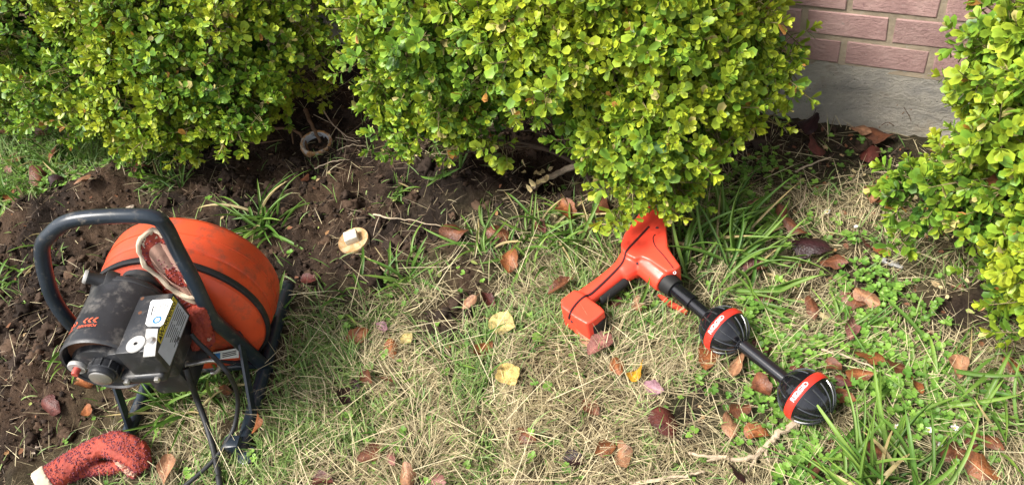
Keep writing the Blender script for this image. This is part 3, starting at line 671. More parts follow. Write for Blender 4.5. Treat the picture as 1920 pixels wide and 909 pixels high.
def lawn_mix(u, v, x, y):
    sm = soil_mask(x, y); nz = (fbm(x, y, 7, 41) - .5) * 160
    far = (y < .55) | (proj(np.stack([x, y, 0 * x], 1))[1] < .5); u = np.where(far, 900 + x * 400, u); v = np.where(far, 1000, v)
    straw = np.clip((poly_sd(u, v, STRAWZ) + nz) / 120 + .5, 0, 1); clov = np.clip((poly_sd(u, v, CLOVZ) + nz) / 120 + .5, 0, 1)
    return sm, straw, clov
def colmix(r_, n, a, b, sc=.2):
    t = r_.random((n, 1)); return (np.array(a) + (np.array(b) - np.array(a)) * t) * r_.uniform(1 - sc, 1 + sc, (n, 1))
# short green grass
x, y, u, v, r_ = scatter(300000, 101); sm, st, cl = lawn_mix(u, v, x, y)
left_top = np.clip(poly_sd(u, v, [(-300, 200), (300, 230), (360, 330), (150, 345), (80, 400), (-300, 420)]) / 40 + .5, 0, 1)
patchg = fbm(x, y, 6, 43, 3)
dens = (.04 + .55 * st * np.clip((patchg - .46) * 6, .12, 1) + .02 * cl + .28 * left_top) * (1 - sm) ** 2 + .006
k = r_.random(len(x)) < dens * trodden(x, y); x, y, u, v, st, lt = x[k], y[k], u[k], v[k], st[k], left_top[k]; n = len(x)
L = r_.uniform(.022, .065, n) * (1 + .3 * lt); blades('green_grass', x, y, height(x, y) + .004, L, r_.uniform(.0018, .0042, n), 12 * fbm(x, y, 4, 87, 2) + r_.normal(0, 1.2, n), r_.uniform(.1, 1.1, n), r_.uniform(.2, 1.3, n), colmix(r_, n, (.090, .185, .038), (.27, .36, .11)), M['grass'], 3, r_.uniform(-.6, .6, n))
tag(bpy.data.objects['green_grass'], 'short green grass blades growing through the straw lawn', 'grass', None, 'stuff')
# dry straw, lying and tangled
x, y, u, v, r_ = scatter(420000, 102); sm, st, cl = lawn_mix(u, v, x, y)
dens = (.10 + .40 * st * np.clip((.72 - fbm(x, y, 6, 43, 3)) * 4, .35, 1.2) + .34 * cl * np.clip((fbm(x, y, 5, 47, 3) - .30) * 4, .15, 1)) * (1 - sm) ** 1.5 + .008
k = r_.random(len(x)) < dens * trodden(x, y); x, y, st = x[k], y[k], st[k]; n = len(x)
z = height(x, y) + r_.uniform(0, .022, n) * (.3 + .7 * st)
o = blades('dry_grass', x, y, z, r_.uniform(.025, .085, n), r_.uniform(.0008, .0021, n), 14 * fbm(x, y, 5, 83, 2) + r_.normal(0, .9, n), r_.uniform(.85, 1.7, n), r_.uniform(-.5, .7, n), colmix(r_, n, (.19, .14, .078), (.70, .60, .36), .25), M['grass'], 3, r_.uniform(-.8, .8, n))
tag(o, 'tangled dry straw-coloured grass matted over the lawn', 'grass', None, 'stuff')
# long pale stems
x, y, u, v, r_ = scatter(7500, 103); sm, st, cl = lawn_mix(u, v, x, y)
k = r_.random(len(x)) < (.45 * st + .10 * cl + .015) * (1 - .7 * sm); x, y = x[k], y[k]; n = len(x)
o = blades('straw_stems', x, y, height(x, y) + r_.uniform(.012, .04, n), r_.uniform(.09, .19, n), r_.uniform(.0010, .0019, n), r_.uniform(0, 6.28, n), r_.uniform(1.1, 1.55, n), r_.uniform(-.1, .35, n), colmix(r_, n, (.50, .41, .24), (.74, .65, .41), .15), M['grass'], 5, r_.uniform(-.8, .8, n))
tag(o, 'long pale straw stems lying across the lawn', 'grass', None, 'stuff')
# fine rootlets on the bare soil
x, y, u, v, r_ = scatter(26000, 104); sm, st, cl = lawn_mix(u, v, x, y)
k = r_.random(len(x)) < .55 * sm * np.clip((fbm(x, y, 6, 93, 2) - .3) * 4, .1, 1); x, y = x[k], y[k]; n = len(x)
o = blades('rootlets', x, y, height(x, y) + r_.uniform(.002, .014, n), r_.uniform(.015, .07, n), r_.uniform(.0007, .0017, n), r_.uniform(0, 6.28, n), r_.uniform(1.0, 1.75, n), r_.uniform(-.8, .9, n), colmix(r_, n, (.10, .065, .04), (.34, .25, .16), .3), M['grass'], 4, r_.uniform(-.8, .8, n))
tag(o, 'fine torn rootlets and chaff strewn on the dug soil', 'roots', None, 'stuff')
# clover and small ground weeds: three-lobed sprigs
x, y, u, v, r_ = scatter(90000, 105); sm, st, cl = lawn_mix(u, v, x, y)
pn = fbm(x, y, 7, 53, 3); lowclov = np.clip(poly_sd(u, v, [(-300, 230), (260, 230), (330, 320), (60, 400), (-300, 420)]) / 40 + .5, 0, 1)
k = r_.random(len(x)) < (1.0 * cl * np.clip((pn - .48) * 6, 0.04, 1) + .35 * lowclov + .02 * st + .004) * (1 - .6 * sm); x, y = x[k], y[k]; n = len(x)
zz = height(x, y) + r_.uniform(.004, .028, n); nl = 4
LT2 = np.array([(0, 0, 0), (.35, .36, .05), (.8, .42, .08), (1.0, 0, .02), (.8, -.42, .08), (.35, -.36, .05)]); F2 = np.array([(0, 5, 4, 3), (0, 3, 2, 1)])
Vs, Fs, Cs = [], [], []; base = 0; ph = r_.uniform(0, 6.28, n); size = r_.uniform(.005, .0125, n); cc = colmix(r_, n, (.090, .21, .030), (.22, .38, .060), .22)
for j in range(nl):
    a = ph + j * 2 * math.pi / nl + r_.normal(0, .2, n); el = r_.uniform(-.1, .7, n); ca, sa, ce, se = np.cos(a), np.sin(a), np.cos(el), np.sin(el)
    d = np.stack([ca * ce, sa * ce, se], 1); s_ = np.stack([-sa, ca, 0 * a], 1); nn = np.cross(d, s_); sz = (size * r_.uniform(.75, 1.2, n))[:, None, None]
    V = np.stack([x, y, zz], 1)[:, None] + sz * (LT2[None, :, 0:1] * d[:, None] + LT2[None, :, 1:2] * s_[:, None] + LT2[None, :, 2:3] * nn[:, None])
    Vs.append(V.reshape(-1, 3)); Fs.append((F2[None] + (np.arange(n) * 6)[:, None, None]).reshape(-1, 4) + base); base += n * 6; Cs.append(np.repeat(cc, 6, 0))
o = link('clover', mesh_np('clover', np.concatenate(Vs), np.concatenate(Fs), np.concatenate(Cs), True), M['grass']); tag(o, 'low green clover and weeds spreading over the ground at right', 'clover', None, 'stuff')
# tiny fallen hedge leaves, seeds and crumbs
x, y, u, v, r_ = scatter(30000, 106); sm, st, cl = lawn_mix(u, v, x, y); dd = (np.stack([x, y], 1) - W0[:2]) @ WN[:2]
k = r_.random(len(x)) < .035 * sm + .13 * (dd < .55) * (dd > .02) * (sm < .9) + .10 * cl; x, y = x[k], y[k]; n = len(x); zz = height(x, y) + .004
R_ = np.einsum('nij,njk->nik', rot_to(np.stack([r_.normal(0, .35, n), r_.normal(0, .35, n), np.ones(n)], 1), r_.uniform(0, 6.28, n)), np.tile(np.eye(3), (n, 1, 1)))
ln = r_.uniform(.006, .022, n); T = LT[None] * np.stack([ln, ln * .6, ln], 1)[:, None]
V = np.stack([x, y, zz], 1)[:, None] + np.einsum('nij,nkj->nki', R_, T); pal = np.array([(.42, .30, .16), (.30, .16, .07), (.20, .09, .045), (.50, .42, .22), (.16, .07, .04), (.30, .34, .10)])
o = link('leaf_litter', mesh_np('leaf_litter', V.reshape(-1, 3), (LF[None] + (np.arange(n) * 7)[:, None, None]).reshape(-1, 3), np.repeat(pal[r_.integers(0, 6, n)] * r_.uniform(.7, 1.2, (n, 1)), 7, 0), True), M['litter']); tag(o, 'small tan hedge leaves and crumbs littering the soil', 'litter', None, 'stuff')

# ---- grass tufts: each tuft a thing, each blade a part
def blade_mesh(k):
    r_ = random.Random(100 + k); seg = 7; th0 = r_.uniform(.1, .35); kap = r_.uniform(.3, 1.7); x_ = z_ = 0; V = []; C_ = []
    for i in range(seg + 1):
        t = i / seg; wd = .5 * np.interp(t, [0, .15, .5, .85, 1], [.55, .9, 1, .55, .04]); fold = .28 * wd
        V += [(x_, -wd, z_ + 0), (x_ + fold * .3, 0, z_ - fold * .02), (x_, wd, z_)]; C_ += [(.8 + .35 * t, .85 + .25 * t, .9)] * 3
        th = th0 + kap * (t + .5 / seg); x_ += math.sin(th) / seg; z_ += math.cos(th) / seg
    Fq = [];
    for i in range(seg):
        for j in range(2): a = i * 3 + j; Fq.append((a, a + 1, a + 4, a + 3))
    V = np.array(V); return V, np.array(Fq), np.array(C_)
BLP = [blade_mesh(k) for k in range(9)]
_bl_cache = {}
def blade_variant(k, wr):
    key = (k, wr)
    if key not in _bl_cache:
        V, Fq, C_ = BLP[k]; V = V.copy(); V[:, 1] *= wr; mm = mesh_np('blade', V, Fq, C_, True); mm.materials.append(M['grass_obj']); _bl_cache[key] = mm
    return _bl_cache[key]
def tuft(px, py, n, lmin, lmax, spread, label, seed, lean=None, flatness=.5, col=((.07, .165, .025), (.19, .30, .06)), wid=(.055, .075, .10), dead=.12):
    g = G(px, py); r_ = np.random.default_rng(seed); root = empty('grass_tuft', tuple(g)); tag(root, label, 'grass tuft', 'coarse green grass tufts')
    for i in range(n):
        a = r_.uniform(0, 6.28)
        if lean is not None and r_.random() < .65: a = lean + r_.normal(0, .6)
        k = int(r_.integers(0, 9)); L = r_.uniform(lmin, lmax); o = link('blade', blade_variant(k, float(r_.choice(wid)) * (.10 / L if L > .1 else 1)), None, root)
        rr = spread * math.sqrt(r_.random()); b = r_.uniform(0, 6.28); x_, y_ = rr * math.cos(b), rr * math.sin(b); tip = r_.normal(.25 * flatness * 2, .3)
        z_ = H1(g[0] + x_, g[1] + y_) - g[2] - .003
        o.matrix_basis = Matrix.Translation((x_, y_, z_)) @ Matrix.Rotation(a, 4, 'Z') @ Matrix.Rotation(tip, 4, 'Y') @ Matrix.Rotation(r_.normal(0, .5), 4, 'X') @ Matrix.Rotation(r_.normal(0, .35), 4, 'Z') @ Matrix.Scale(L, 4)
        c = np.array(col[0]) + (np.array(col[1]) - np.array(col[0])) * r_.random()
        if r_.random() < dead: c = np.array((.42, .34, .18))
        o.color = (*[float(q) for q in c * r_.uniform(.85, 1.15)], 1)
    return root
TUFTS = [
    (500, 425, 34, .09, .19, .045, 'bright grass tuft on bare soil between the orange drum and the round cap', None, .6),
    (320, 350, 24, .07, .15, .05, 'grass tuft behind the machine handle beside the dark soil mound', None, .6),
    (135, 320, 46, .07, .14, .09, 'dense grass tuft under the left bush, left of the soil mound', None, .35),
    (40, 375, 44, .06, .13, .10, 'grass tuft at the left edge beside fallen brown leaves', None, .4),
    (60, 300, 30, .06, .12, .10, 'grass patch at far left directly under the bush', None, .4),
    (390, 275, 12, .05, .10, .03, 'thin grass tuft at the lower right corner of the left bush', None, .5),
    (370, 735, 60, .09, .18, .085, 'lush grass tuft growing between the legs of the drum machine', None, .6),
    (90, 470, 9, .05, .10, .05, 'sparse grass blades on soil inside the machine handle loop', None, .8),
    (20, 520, 12, .05, .11, .06, 'small grass tuft in soil at the left edge by the handle', None, .8),
    (150, 670, 9, .05, .10, .04, 'few grass blades in front of the red motor button', None, .7),
    (520, 600, 20, .05, .12, .05, 'grass tuft tucked against the right side of the orange drum', None, .5),
    (1005, 465, 50, .07, .145, .09, 'wide grass tuft on the lawn above the locator handle', None, .7),
    (905, 465, 16, .06, .16, .05, 'grass tuft with one long blade next to brown leaves on soil edge', None, .9),
    (1080, 440, 32, .07, .14, .06, 'grass tuft against the upper side of the red locator head', None, .6),
    (1330, 480, 70, .11, .22, .09, 'tall grass tuft right of the locator head under the bush tip', .6, .7),
    (1400, 530, 26, .09, .18, .08, 'grass tuft arching over the upper black ball', 0.2, .8),
    (1180, 580, 22, .05, .12, .07, 'grass tuft between the locator handle and mast', None, .6),
    (1665, 940, 56, .11, .21, .08, 'big grass tuft at the bottom edge below the lower black ball', 1.2, .5),
    (1690, 730, 22, .09, .19, .09, 'flattened grass tuft sprawling right of the lower ball', None, 1.3),
    (1810, 720, 24, .09, .18, .09, 'flattened grass tuft near the right bush and the daisies', None, 1.3),
    (1880, 800, 22, .07, .15, .08, 'grass tuft at the lower right edge of the lawn', None, 1.0),
    (750, 375, 30, .03, .07, .05, 'fine pale grass clump on soil right above the round cap', None, .8),
    (745, 520, 26, .06, .13, .06, 'grass tuft at the soil edge below the round cap', None, .9),
    (640, 560, 22, .05, .11, .08, 'grass fringe right of the drum where soil meets lawn', None, .8),
    (850, 700, 26, .06, .12, .10, 'green grass tuft in the straw lawn left of the yellow leaf', None, 1.2),
    (690, 820, 14, .05, .11, .07, 'broad-bladed grass tuft in the straw near the bottom leaves', None, 1.1),
    (1590, 625, 9, .06, .12, .02, 'small grass tuft among clover above the lower ball', None, .6),
    (840, 320, 12, .05, .12, .05, 'thin grass under the hanging sprays of the middle bush', None, .8),
]
for i, (px, py, n, a, b, sp, lab, lean, fl) in enumerate(TUFTS): tuft(px, py, int(n * 1.25), a, b * 1.08, sp, lab, 300 + i, lean, fl)
# ================================================================== DRAIN CLEANING MACHINE
_F = P(465, 850) - P(545, 560); _F /= np.linalg.norm(_F); MR = np.array([-_F[1], _F[0], 0.0]); MJ = P(500, 690, .02); MJ[2] = 0.012
machine = empty('drum_machine', tuple(MJ), math.atan2(MR[1], MR[0]))
tag(machine, 'drain cleaning machine with orange drum, black motor and dark tube handle', 'drain machine')
def loc(px, py, f=None, r=None, z=None):
    d = ray(px, py)
    if z is not None: t = (z + MJ[2] - CAMH) / d[2]
    elif r is not None: t = ((MJ - CAM) @ MR + r) / (d @ MR)
    else: t = ((MJ - CAM) @ _F + f) / (d @ _F)
    v = CAM + d * t - MJ; return np.array([v @ MR, -(v @ _F), v[2]])
# handle loop
topz = [loc(310, 425, f=.0), loc(285, 407, f=.0), loc(210, 405, f=.005), loc(135, 413, f=.01), loc(98, 436, f=.015), loc(79, 470, f=.02)]
hp = [(0, 0, .0), (0, -.022, .14), (0, -.045, .255), (0, -.042, .30), (-.002, -.022, .37), (-.006, -.004, .44)] + [tuple(q) for q in topz] + [(-.298, -.045, .40), (-.30, -.060, .33), (-.30, -.055, .27), (-.30, -.03, .14), (-.30, 0, .0)]
hh = part('handle', tube_geo(catmull(hp, 8), .0152, 16), M['frame'], machine)
for x_ in (0, -.30):
    part('skid', tube_geo([(x_, .25, .016), (x_, .10, .016), (x_, -.05, .016), (x_, -.215, .016)], .0155, 14), M['frame'], machine)
    for yy in (.252, -.217): part('end_plug', xf(lathe_geo([(0, -.006), (.013, -.006), (.0165, -.004), (.0165, .004), (.013, .006), (0, .006)], 16), Matrix.Translation((x_, yy, .016))), M['belt'], machine)
def bar(a, b, wv, tv, side):
    a, b = Vector(a), Vector(b); d = (b - a).normalized(); s = Vector(side); s = (s - d * s.dot(d)).normalized(); n = d.cross(s)
    V = [p + s * i * wv / 2 + n * j * tv / 2 for p in (a, b) for i, j in ((-1, -1), (1, -1), (1, 1), (-1, 1))]
    return V, [(0, 1, 2, 3), (7, 6, 5, 4), (0, 4, 5, 1), (1, 5, 6, 2), (2, 6, 7, 3), (3, 7, 4, 0)]
part('strut', bar((.008, -.012, .175), (.008, -.150, .005), .02, .006, (0, 1, .5)), M['frame'], machine, False)
part('strut', bar((-.292, -.045, .22), (-.292, -.160, .008), .02, .006, (0, 1, .5)), M['frame'], machine, False)
fb = loc(437, 832, z=.03)
part('foot_bracket', join_geo(box_geo(fb[0] - .016, fb[0] + .02, fb[1] - .016, fb[1] + .014, 0, .045, .004), xf(lathe_geo([(0, 0), (.02, 0), (.022, .003), (.022, .02), (.018, .022), (0, .022)], 18, 'z'), Matrix.Translation((fb[0] + .03, fb[1] - .02, -.006)))), M['frame'], machine)
part('cross_tube', tube_geo([(-.30, -.0, .03), (-.15, -.0, .03), (0, -.0, .03)], .012, 12), M['frame'], machine)
part('cross_tube', tube_geo([(-.30, .20, .016), (-.15, .20, .016), (0, .20, .016)], .012, 12), M['frame'], machine)
# drum
DC = (-.13, .20)
dprof = [(.0, -.020), (.06, -.020), (.125, -.016), (.158, -.010), (.176, -.001), (.187, .012), (.190, .024), (.1905, .060), (.1890, .062), (.1890, .066), (.1915, .068), (.1935, .074), (.1940, .132), (.1915, .148), (.183, .160), (.165, .166), (.08, .168), (0, .168)]
drum = part('drum', xf(lathe_geo(dprof, 96), Matrix.Translation((DC[0], 0, DC[1]))), M['drum'], machine, True, 25)
part('hub', xf(lathe_geo([(0, -.045), (.03, -.045), (.034, -.042), (.034, -.018), (0, -.018)], 32), Matrix.Translation((DC[0], 0, DC[1]))), M['cast'], drum)
part('hub', xf(lathe_geo([(0, .168), (.04, .168), (.04, .185), (.036, .19), (0, .19)], 32), Matrix.Translation((DC[0], 0, DC[1]))), M['cast'], drum)
part('rib_line', xf(lathe_geo([(.1940, .104), (.1953, .1045), (.1953, .1065), (.1940, .107)], 96), Matrix.Translation((DC[0], 0, DC[1]))), M['drum'], drum)
# drive belt: runs in front part of the drum and down to the motor
part('belt', xf(lathe_geo([(.1895, .018), (.1955, .0185), (.197, .021), (.197, .030), (.1955, .0325), (.1895, .033)], 96), Matrix.Translation((DC[0], 0, DC[1]))), M['belt'], machine)
# motor
MC = (-.147, .343)
T = Matrix.Translation((MC[0], 0, MC[1]))
body = part('motor_body', xf(lathe_geo([(.0, -.03), (.05, -.03), (.072, -.033), (.079, -.040), (.080, -.05), (.080, -.172), (.0815, -.176), (.0815, -.198), (.0785, -.203), (.0765, -.200), (.0755, -.18), (.0, -.18)], 56), T), M['motor'], machine, True, 30)
part('end_ring', xf(lathe_geo([(.0765, -.2005), (.0790, -.2040), (.0818, -.1995), (.0818, -.196)], 56), T), M['cast'], body)
part('body_band', xf(lathe_geo([(.080, -.046), (.0812, -.047), (.0812, -.0505), (.080, -.0515)], 56), T), M['cast'], body)
part('neck', xf(lathe_geo([(.0, -.002), (.038, -.002), (.042, -.006), (.042, -.018), (.036, -.021), (.036, -.034), (.0, -.034)], 32), Matrix.Translation((MC[0] + .02, 0, MC[1] + .015))), M['cast'], body)
# lower bearing housing joining motor and frame
part('bearing_housing', join_geo(box_geo(-.20, -.06, -.16, -.02, .22, .275, .012, 3), box_geo(-.175, -.085, -.13, .0, .12, .235, .01, 2)), M['motor'], machine)
part('mount_arm', join_geo(box_geo(-.165, -.10, -.02, .22, .085, .125, .006), bar((-.14, .0, .10), (-.30, .0, .03), .03, .012, (0, 1, 0)), bar((-.14, .0, .10), (0, .0, .03), .03, .012, (0, 1, 0))), M['frame'], machine)
kn = loc(191, 703, f=.222)
kob = part('front_knob', xf(lathe_geo([(0, -.008), (.021, -.008), (.0245, -.006), (.026, -.002), (.026, .004), (.0285, .006), (.0285, .020), (.026, .024), (.031, .026), (.033, .05), (0, .05)], 28), Matrix.Translation((kn[0], kn[1], kn[2]))), M['motor'], machine, True, 30)
part('knob_face', xf(lathe_geo([(0, -.0105), (.019, -.0105), (.0215, -.0085), (.0215, -.006)], 28), Matrix.Translation((kn[0], kn[1], kn[2]))), M['steel'], kob)
for i in range(10):
    a = i * 2 * math.pi / 10; part('grip_rib', box_geo(kn[0] + .0275 * math.cos(a) - .0025, kn[0] + .0275 * math.cos(a) + .0025, kn[1] + .005, kn[1] + .022, kn[2] + .0275 * math.sin(a) - .0025, kn[2] + .0275 * math.sin(a) + .0025, .0008, 1), M['motor'], kob, False)
bt = loc(144, 690, f=.205)
bb = part('reset_button', xf(lathe_geo([(0, -.016), (.006, -.016), (.0072, -.014), (.0072, .012), (0, .012)], 20), Matrix.Translation((bt[0] + .002, bt[1], bt[2]))), M['red_button'], machine)
part('button_ring', xf(lathe_geo([(.0075, -.002), (.0165, -.002), (.018, 0), (.018, .006), (.0075, .006)], 28), Matrix.Translation((bt[0], bt[1], bt[2]))), M['alu'], bb)
# lower front cover joining button and knob
part('front_cover', xf(lathe_geo([(0, -.198), (.055, -.198), (.066, -.194), (.070, -.182), (.070, -.168), (0, -.168)], 48), Matrix.Translation((MC[0] - .012, -.001, MC[1] - .028))), M['motor'], machine)
part('rust_patch', xf(lathe_geo([(0, -.1815), (.074, -.1815), (.074, -.180)], 40), T), M['rust'], body)
# clamp plate and bolts right of the knob
cp0 = loc(252, 690, f=.215)
clampp = part('clamp_plate', box_geo(cp0[0] - .045, cp0[0] + .05, -.222, -.165, .296, .322, .008, 3), M['motor'], machine)
for dx in (-.03, .035): part('bolt', xf(lathe_geo([(0, -.006), (.005, -.006), (.006, -.004), (.006, .004), (0, .004)], 8), Matrix.Translation((cp0[0] + dx, -.223, .312))), M['steel'], clampp)
# socket stub on the motor's shoulder
pl = loc(168, 520, f=.045)
dd_ = Vector((-.75, -.12, .62)).normalized(); qm = dd_.to_track_quat('Z', 'Y').to_matrix().to_4x4(); qm.translation = Vector((pl[0] + .020, pl[1], pl[2] - .012))
sk = part('shoulder_stub', xf(lathe_geo([(.0, -.03), (.022, -.03), (.024, -.014), (.022, -.006), (.013, -.004), (.0125, .022), (.0138, .024), (.0138, .031), (.0125, .033), (.0065, .033), (.006, .015), (0, .015)], 22, 'z'), qm), M['cast'], machine)
part('stub_rim', xf(lathe_geo([(.0062, .0325), (.0066, .0338), (.0128, .0338), (.0142, .0315), (.0142, .027)], 22, 'z'), qm), M['alu'], sk)
# switch box
BX0, BX1, BY0, BY1, BZ0, BZ1 = -.088, -.013, -.217, -.076, .322, .395
sb = part('switch_box', box_geo(BX0, BX1, BY0, BY1, BZ0, BZ1, .0035, 2), M['motor'], machine)
part('bracket', box_geo(-.125, -.085, -.20, -.09, .30, .372, .003, 2), M['motor'], machine)
def quad_on_top(pts, z, mat, name, par, th=.0012):
    q = [loc(px, py, z=z) for px, py in pts]; g = prism_geo([(v[0], v[1]) for v in q], z - .0005, z + th); return part(name, g, mat, par, False)
zt = BZ1 + .0002
def cr(x_, y_): return (100 + x_ / 3.497, 480 + y_ / 3.497)     # detail coordinates of the motor close-up
wl = quad_on_top([cr(655, 290), cr(770, 283), cr(784, 300), cr(722, 447), cr(705, 460), cr(620, 460), cr(606, 445), cr(640, 302)], zt, M['white_label'], 'white_label', sb)
wc = loc(*cr(683, 420), z=zt)
part('print', xf(lathe_geo([(.0055, .0014), (.0090, .0014), (.0090, .0018), (.0055, .0018), (.0055, .0014)], 20, 'z'), Matrix.Translation((wc[0], wc[1], zt))), M['blue_print'], wl, False)
a0, a1 = loc(*cr(650, 300), z=zt), loc(*cr(622, 400), z=zt); ux = (a0 - a1) / np.linalg.norm(a0 - a1)
for i in range(7):
    st_ = a1 + np.array([.006 + i * .0052, -.002 * i * .3, 0]); ln_ = .026 if i < 2 else .019
    if i > 2: st_ = st_ + ux * .014
    part('print', xf(box_geo(-.0005 if i else -.0011, .0005 if i else .0011, 0, ln_, .0013, .0016), Matrix.Translation((st_[0], st_[1], zt)) @ Matrix.Rotation(math.atan2(-ux[0], ux[1]), 4, 'Z')), M['black_print'], wl, False)
tg = quad_on_top([cr(610, 478), cr(688, 478), cr(668, 655), cr(590, 662)], zt, M['alu'], 'switch_plate', sb)
c1 = loc(*cr(640, 562), z=zt); part('switch_boss', xf(lathe_geo([(0, .006), (.006, .006), (.0075, .004), (.0105, .0015), (.011, .0012)], 20, 'z'), Matrix.Translation((c1[0], c1[1], zt))), M['steel'], tg)
c2 = loc(*cr(545, 580), z=zt); dk = part('cover_disc', xf(lathe_geo([(.0035, .0022), (.0185, .0022), (.0195, .001), (.0195, -.0005)], 32, 'z'), Matrix.Translation((c2[0], c2[1], zt + .0012))), M['alu'], sb)
part('disc_hole', xf(lathe_geo([(0, .0015), (.0036, .0015), (.0036, .003)], 16, 'z'), Matrix.Translation((c2[0], c2[1], zt + .0012))), M['matte_black'], dk)
for q in (cr(575, 378), cr(590, 285)):
    sc_ = loc(*q, z=zt - .004); part('screw', xf(lathe_geo([(0, .004), (.004, .004), (.005, .002), (.005, -.004)], 12, 'z'), Matrix.Translation((sc_[0], sc_[1], zt - .004))), M['rust'], sb)
# warning label on the right side: x+ face, text runs front to back, letters upright
def on_side(geo, y, z, s=1.0): return [(BX1 + .0008 + q[2], y + q[0] * s, z + q[1] * s) for q in geo[0]], geo[1]
ym, zm = (BY0 + BY1) / 2, (BZ0 + BZ1) / 2
wlab = part('warning_label', box_geo(BX1 - .0002, BX1 + .0006, BY0 + .012, BY1 - .008, BZ0 + .006, BZ1 - .021), M['grey_label'], sb, False)
wstr = part('warning_strip', box_geo(BX1 - .0002, BX1 + .0006, BY0 + .030, BY1 - .008, BZ1 - .0195, BZ1 - .003), M['yellow_print'], sb, False)
part('lettering', on_side(text_geo('WARNING', .0175), ym + .014, BZ1 - .0112), M['black_print'], wstr, False)
part('lettering', on_side(([(-.006, -.005, 0), (.006, -.005, 0), (0, .006, 0)], [(0, 1, 2)]), ym - .032, BZ1 - .0112), M['black_print'], wstr, False)
for i in range(7):
    zz_ = BZ1 - .026 - i * .0055
    for a, b in ((BY0 + .05, ym + .018), (ym + .02, BY1 - .013)):
        part('print', box_geo(BX1 + .0004, BX1 + .0009, a + .004 * (i % 3), b - .003 * (i % 2), zz_ - .0008, zz_ + .0008), M['black_print'], wlab, False)
# forward / reverse arrows and words near the front of the barrel
def on_barrel(geo, ang, y, R_=.0809):
    out = []
    for q in geo[0]:
        a = ang + q[0] / R_; out.append((MC[0] - R_ * math.sin(a) * 1.0, y - q[1], MC[1] + R_ * math.cos(a)))
    return out, geo[1]
part('lettering', on_barrel(text_geo('FORWARD', .0088), .06, -.1640), M['orange_print'], body, False)
part('lettering', on_barrel(text_geo('REVERSE', .0088), .70, -.1640), M['orange_print'], body, False)
for i in range(6):
    ch = ([(-.006, -.006, 0), (0, 0, 0), (-.006, .006, 0), (-.001, .006, 0), (.005, 0, 0), (-.001, -.006, 0)], [(0, 5, 4, 1), (1, 4, 3, 2)])
    if i >= 3: ch = ([(-x_, y_, 0) for x_, y_, _ in ch[0]], ch[1])
    ang = -.12 + i * .135 + (.16 if i >= 3 else 0)
    part('arrow_print', on_barrel(ch, ang, -.1520), M['orange_print'], body, False)
# metal hook and lower rail label
h0 = loc(345, 683, f=.10)
hk = [loc(343, 684, f=.10), loc(365, 681, f=.10), loc(392, 675, f=.10), loc(408, 677, f=.10), loc(412, 688, f=.10), loc(404, 697, f=.10), loc(396, 698, f=.10)]
hook = part('cable_hook', tube_geo(catmull(hk, 5), .0052, 10), M['steel'], machine)
part('hook_sleeve', tube_geo([loc(338, 686, f=.10), loc(352, 683, f=.10)], .0085, 12), M['steel'], hook)
rb0, rb1 = loc(345, 655, f=-.0), loc(455, 640, f=-.0)
rail = part('lower_rail', bar(tuple(rb0), tuple(rb1), .035, .03, (0, .4, 1)), M['cast'], machine, False)
nrm = np.cross(rb1 - rb0, [0, .4, 1]); nrm /= np.linalg.norm(nrm)
v0 = np.array(rb0) * .42 + np.array(rb1) * .58; v1 = np.array(rb0) * .02 + np.array(rb1) * .98
rl = part('rail_label', [ [tuple(q) for q in (loc(396, 661, f=.028), loc(447, 652, f=.028), loc(448, 670, f=.028), loc(398, 675, f=.028))], [(0, 1, 2, 3)] ], M['white_label'], rail, False)
part('print', [ [tuple(q) for q in (loc(400, 663, f=.0285), loc(413, 661, f=.0285), loc(413, 672, f=.0285), loc(401, 674, f=.0285))], [(0, 1, 2, 3)] ], M['blue_print'], rl, False)
for i in range(3): part('print', [ [tuple(q) for q in (loc(417, 662 + 3.2 * i, f=.0285), loc(443, 656.5 + 3.2 * i, f=.0285), loc(443, 658 + 3.2 * i, f=.0285), loc(417, 663.6 + 3.2 * i, f=.0285))], [(0, 1, 2, 3)] ], M['black_print'], rl, False)
# power cords
def to_local(wp): v = np.asarray(wp) - MJ; return np.array([v @ MR, -(v @ _F), v[2]])
c_a = [loc(358, 626, f=.10), loc(372, 642, f=.11), loc(400, 668, f=.13), loc(428, 700, f=.16)] + [to_local(P(*q)) for q in ((444, 735, .14), (445, 770, .09), (436, 808, .06), (412, 848, .05), (380, 882, .046), (340, 915, .044), (280, 960, .03), (200, 1010, .02))]
part('power_cord', tube_geo(catmull(c_a, 8), .0050, 10), M['belt'], machine)
c_b = [loc(349, 690, f=.12), loc(356, 710, f=.13)] + [to_local(P(*q)) for q in ((368, 745, .11), (385, 790, .07), (400, 840, .05), (408, 880, .044), (414, 920, .04), (430, 1000, .02))]
part('cable_sleeve', tube_geo(catmull(c_b, 8), .0068, 10), M['belt'], machine)

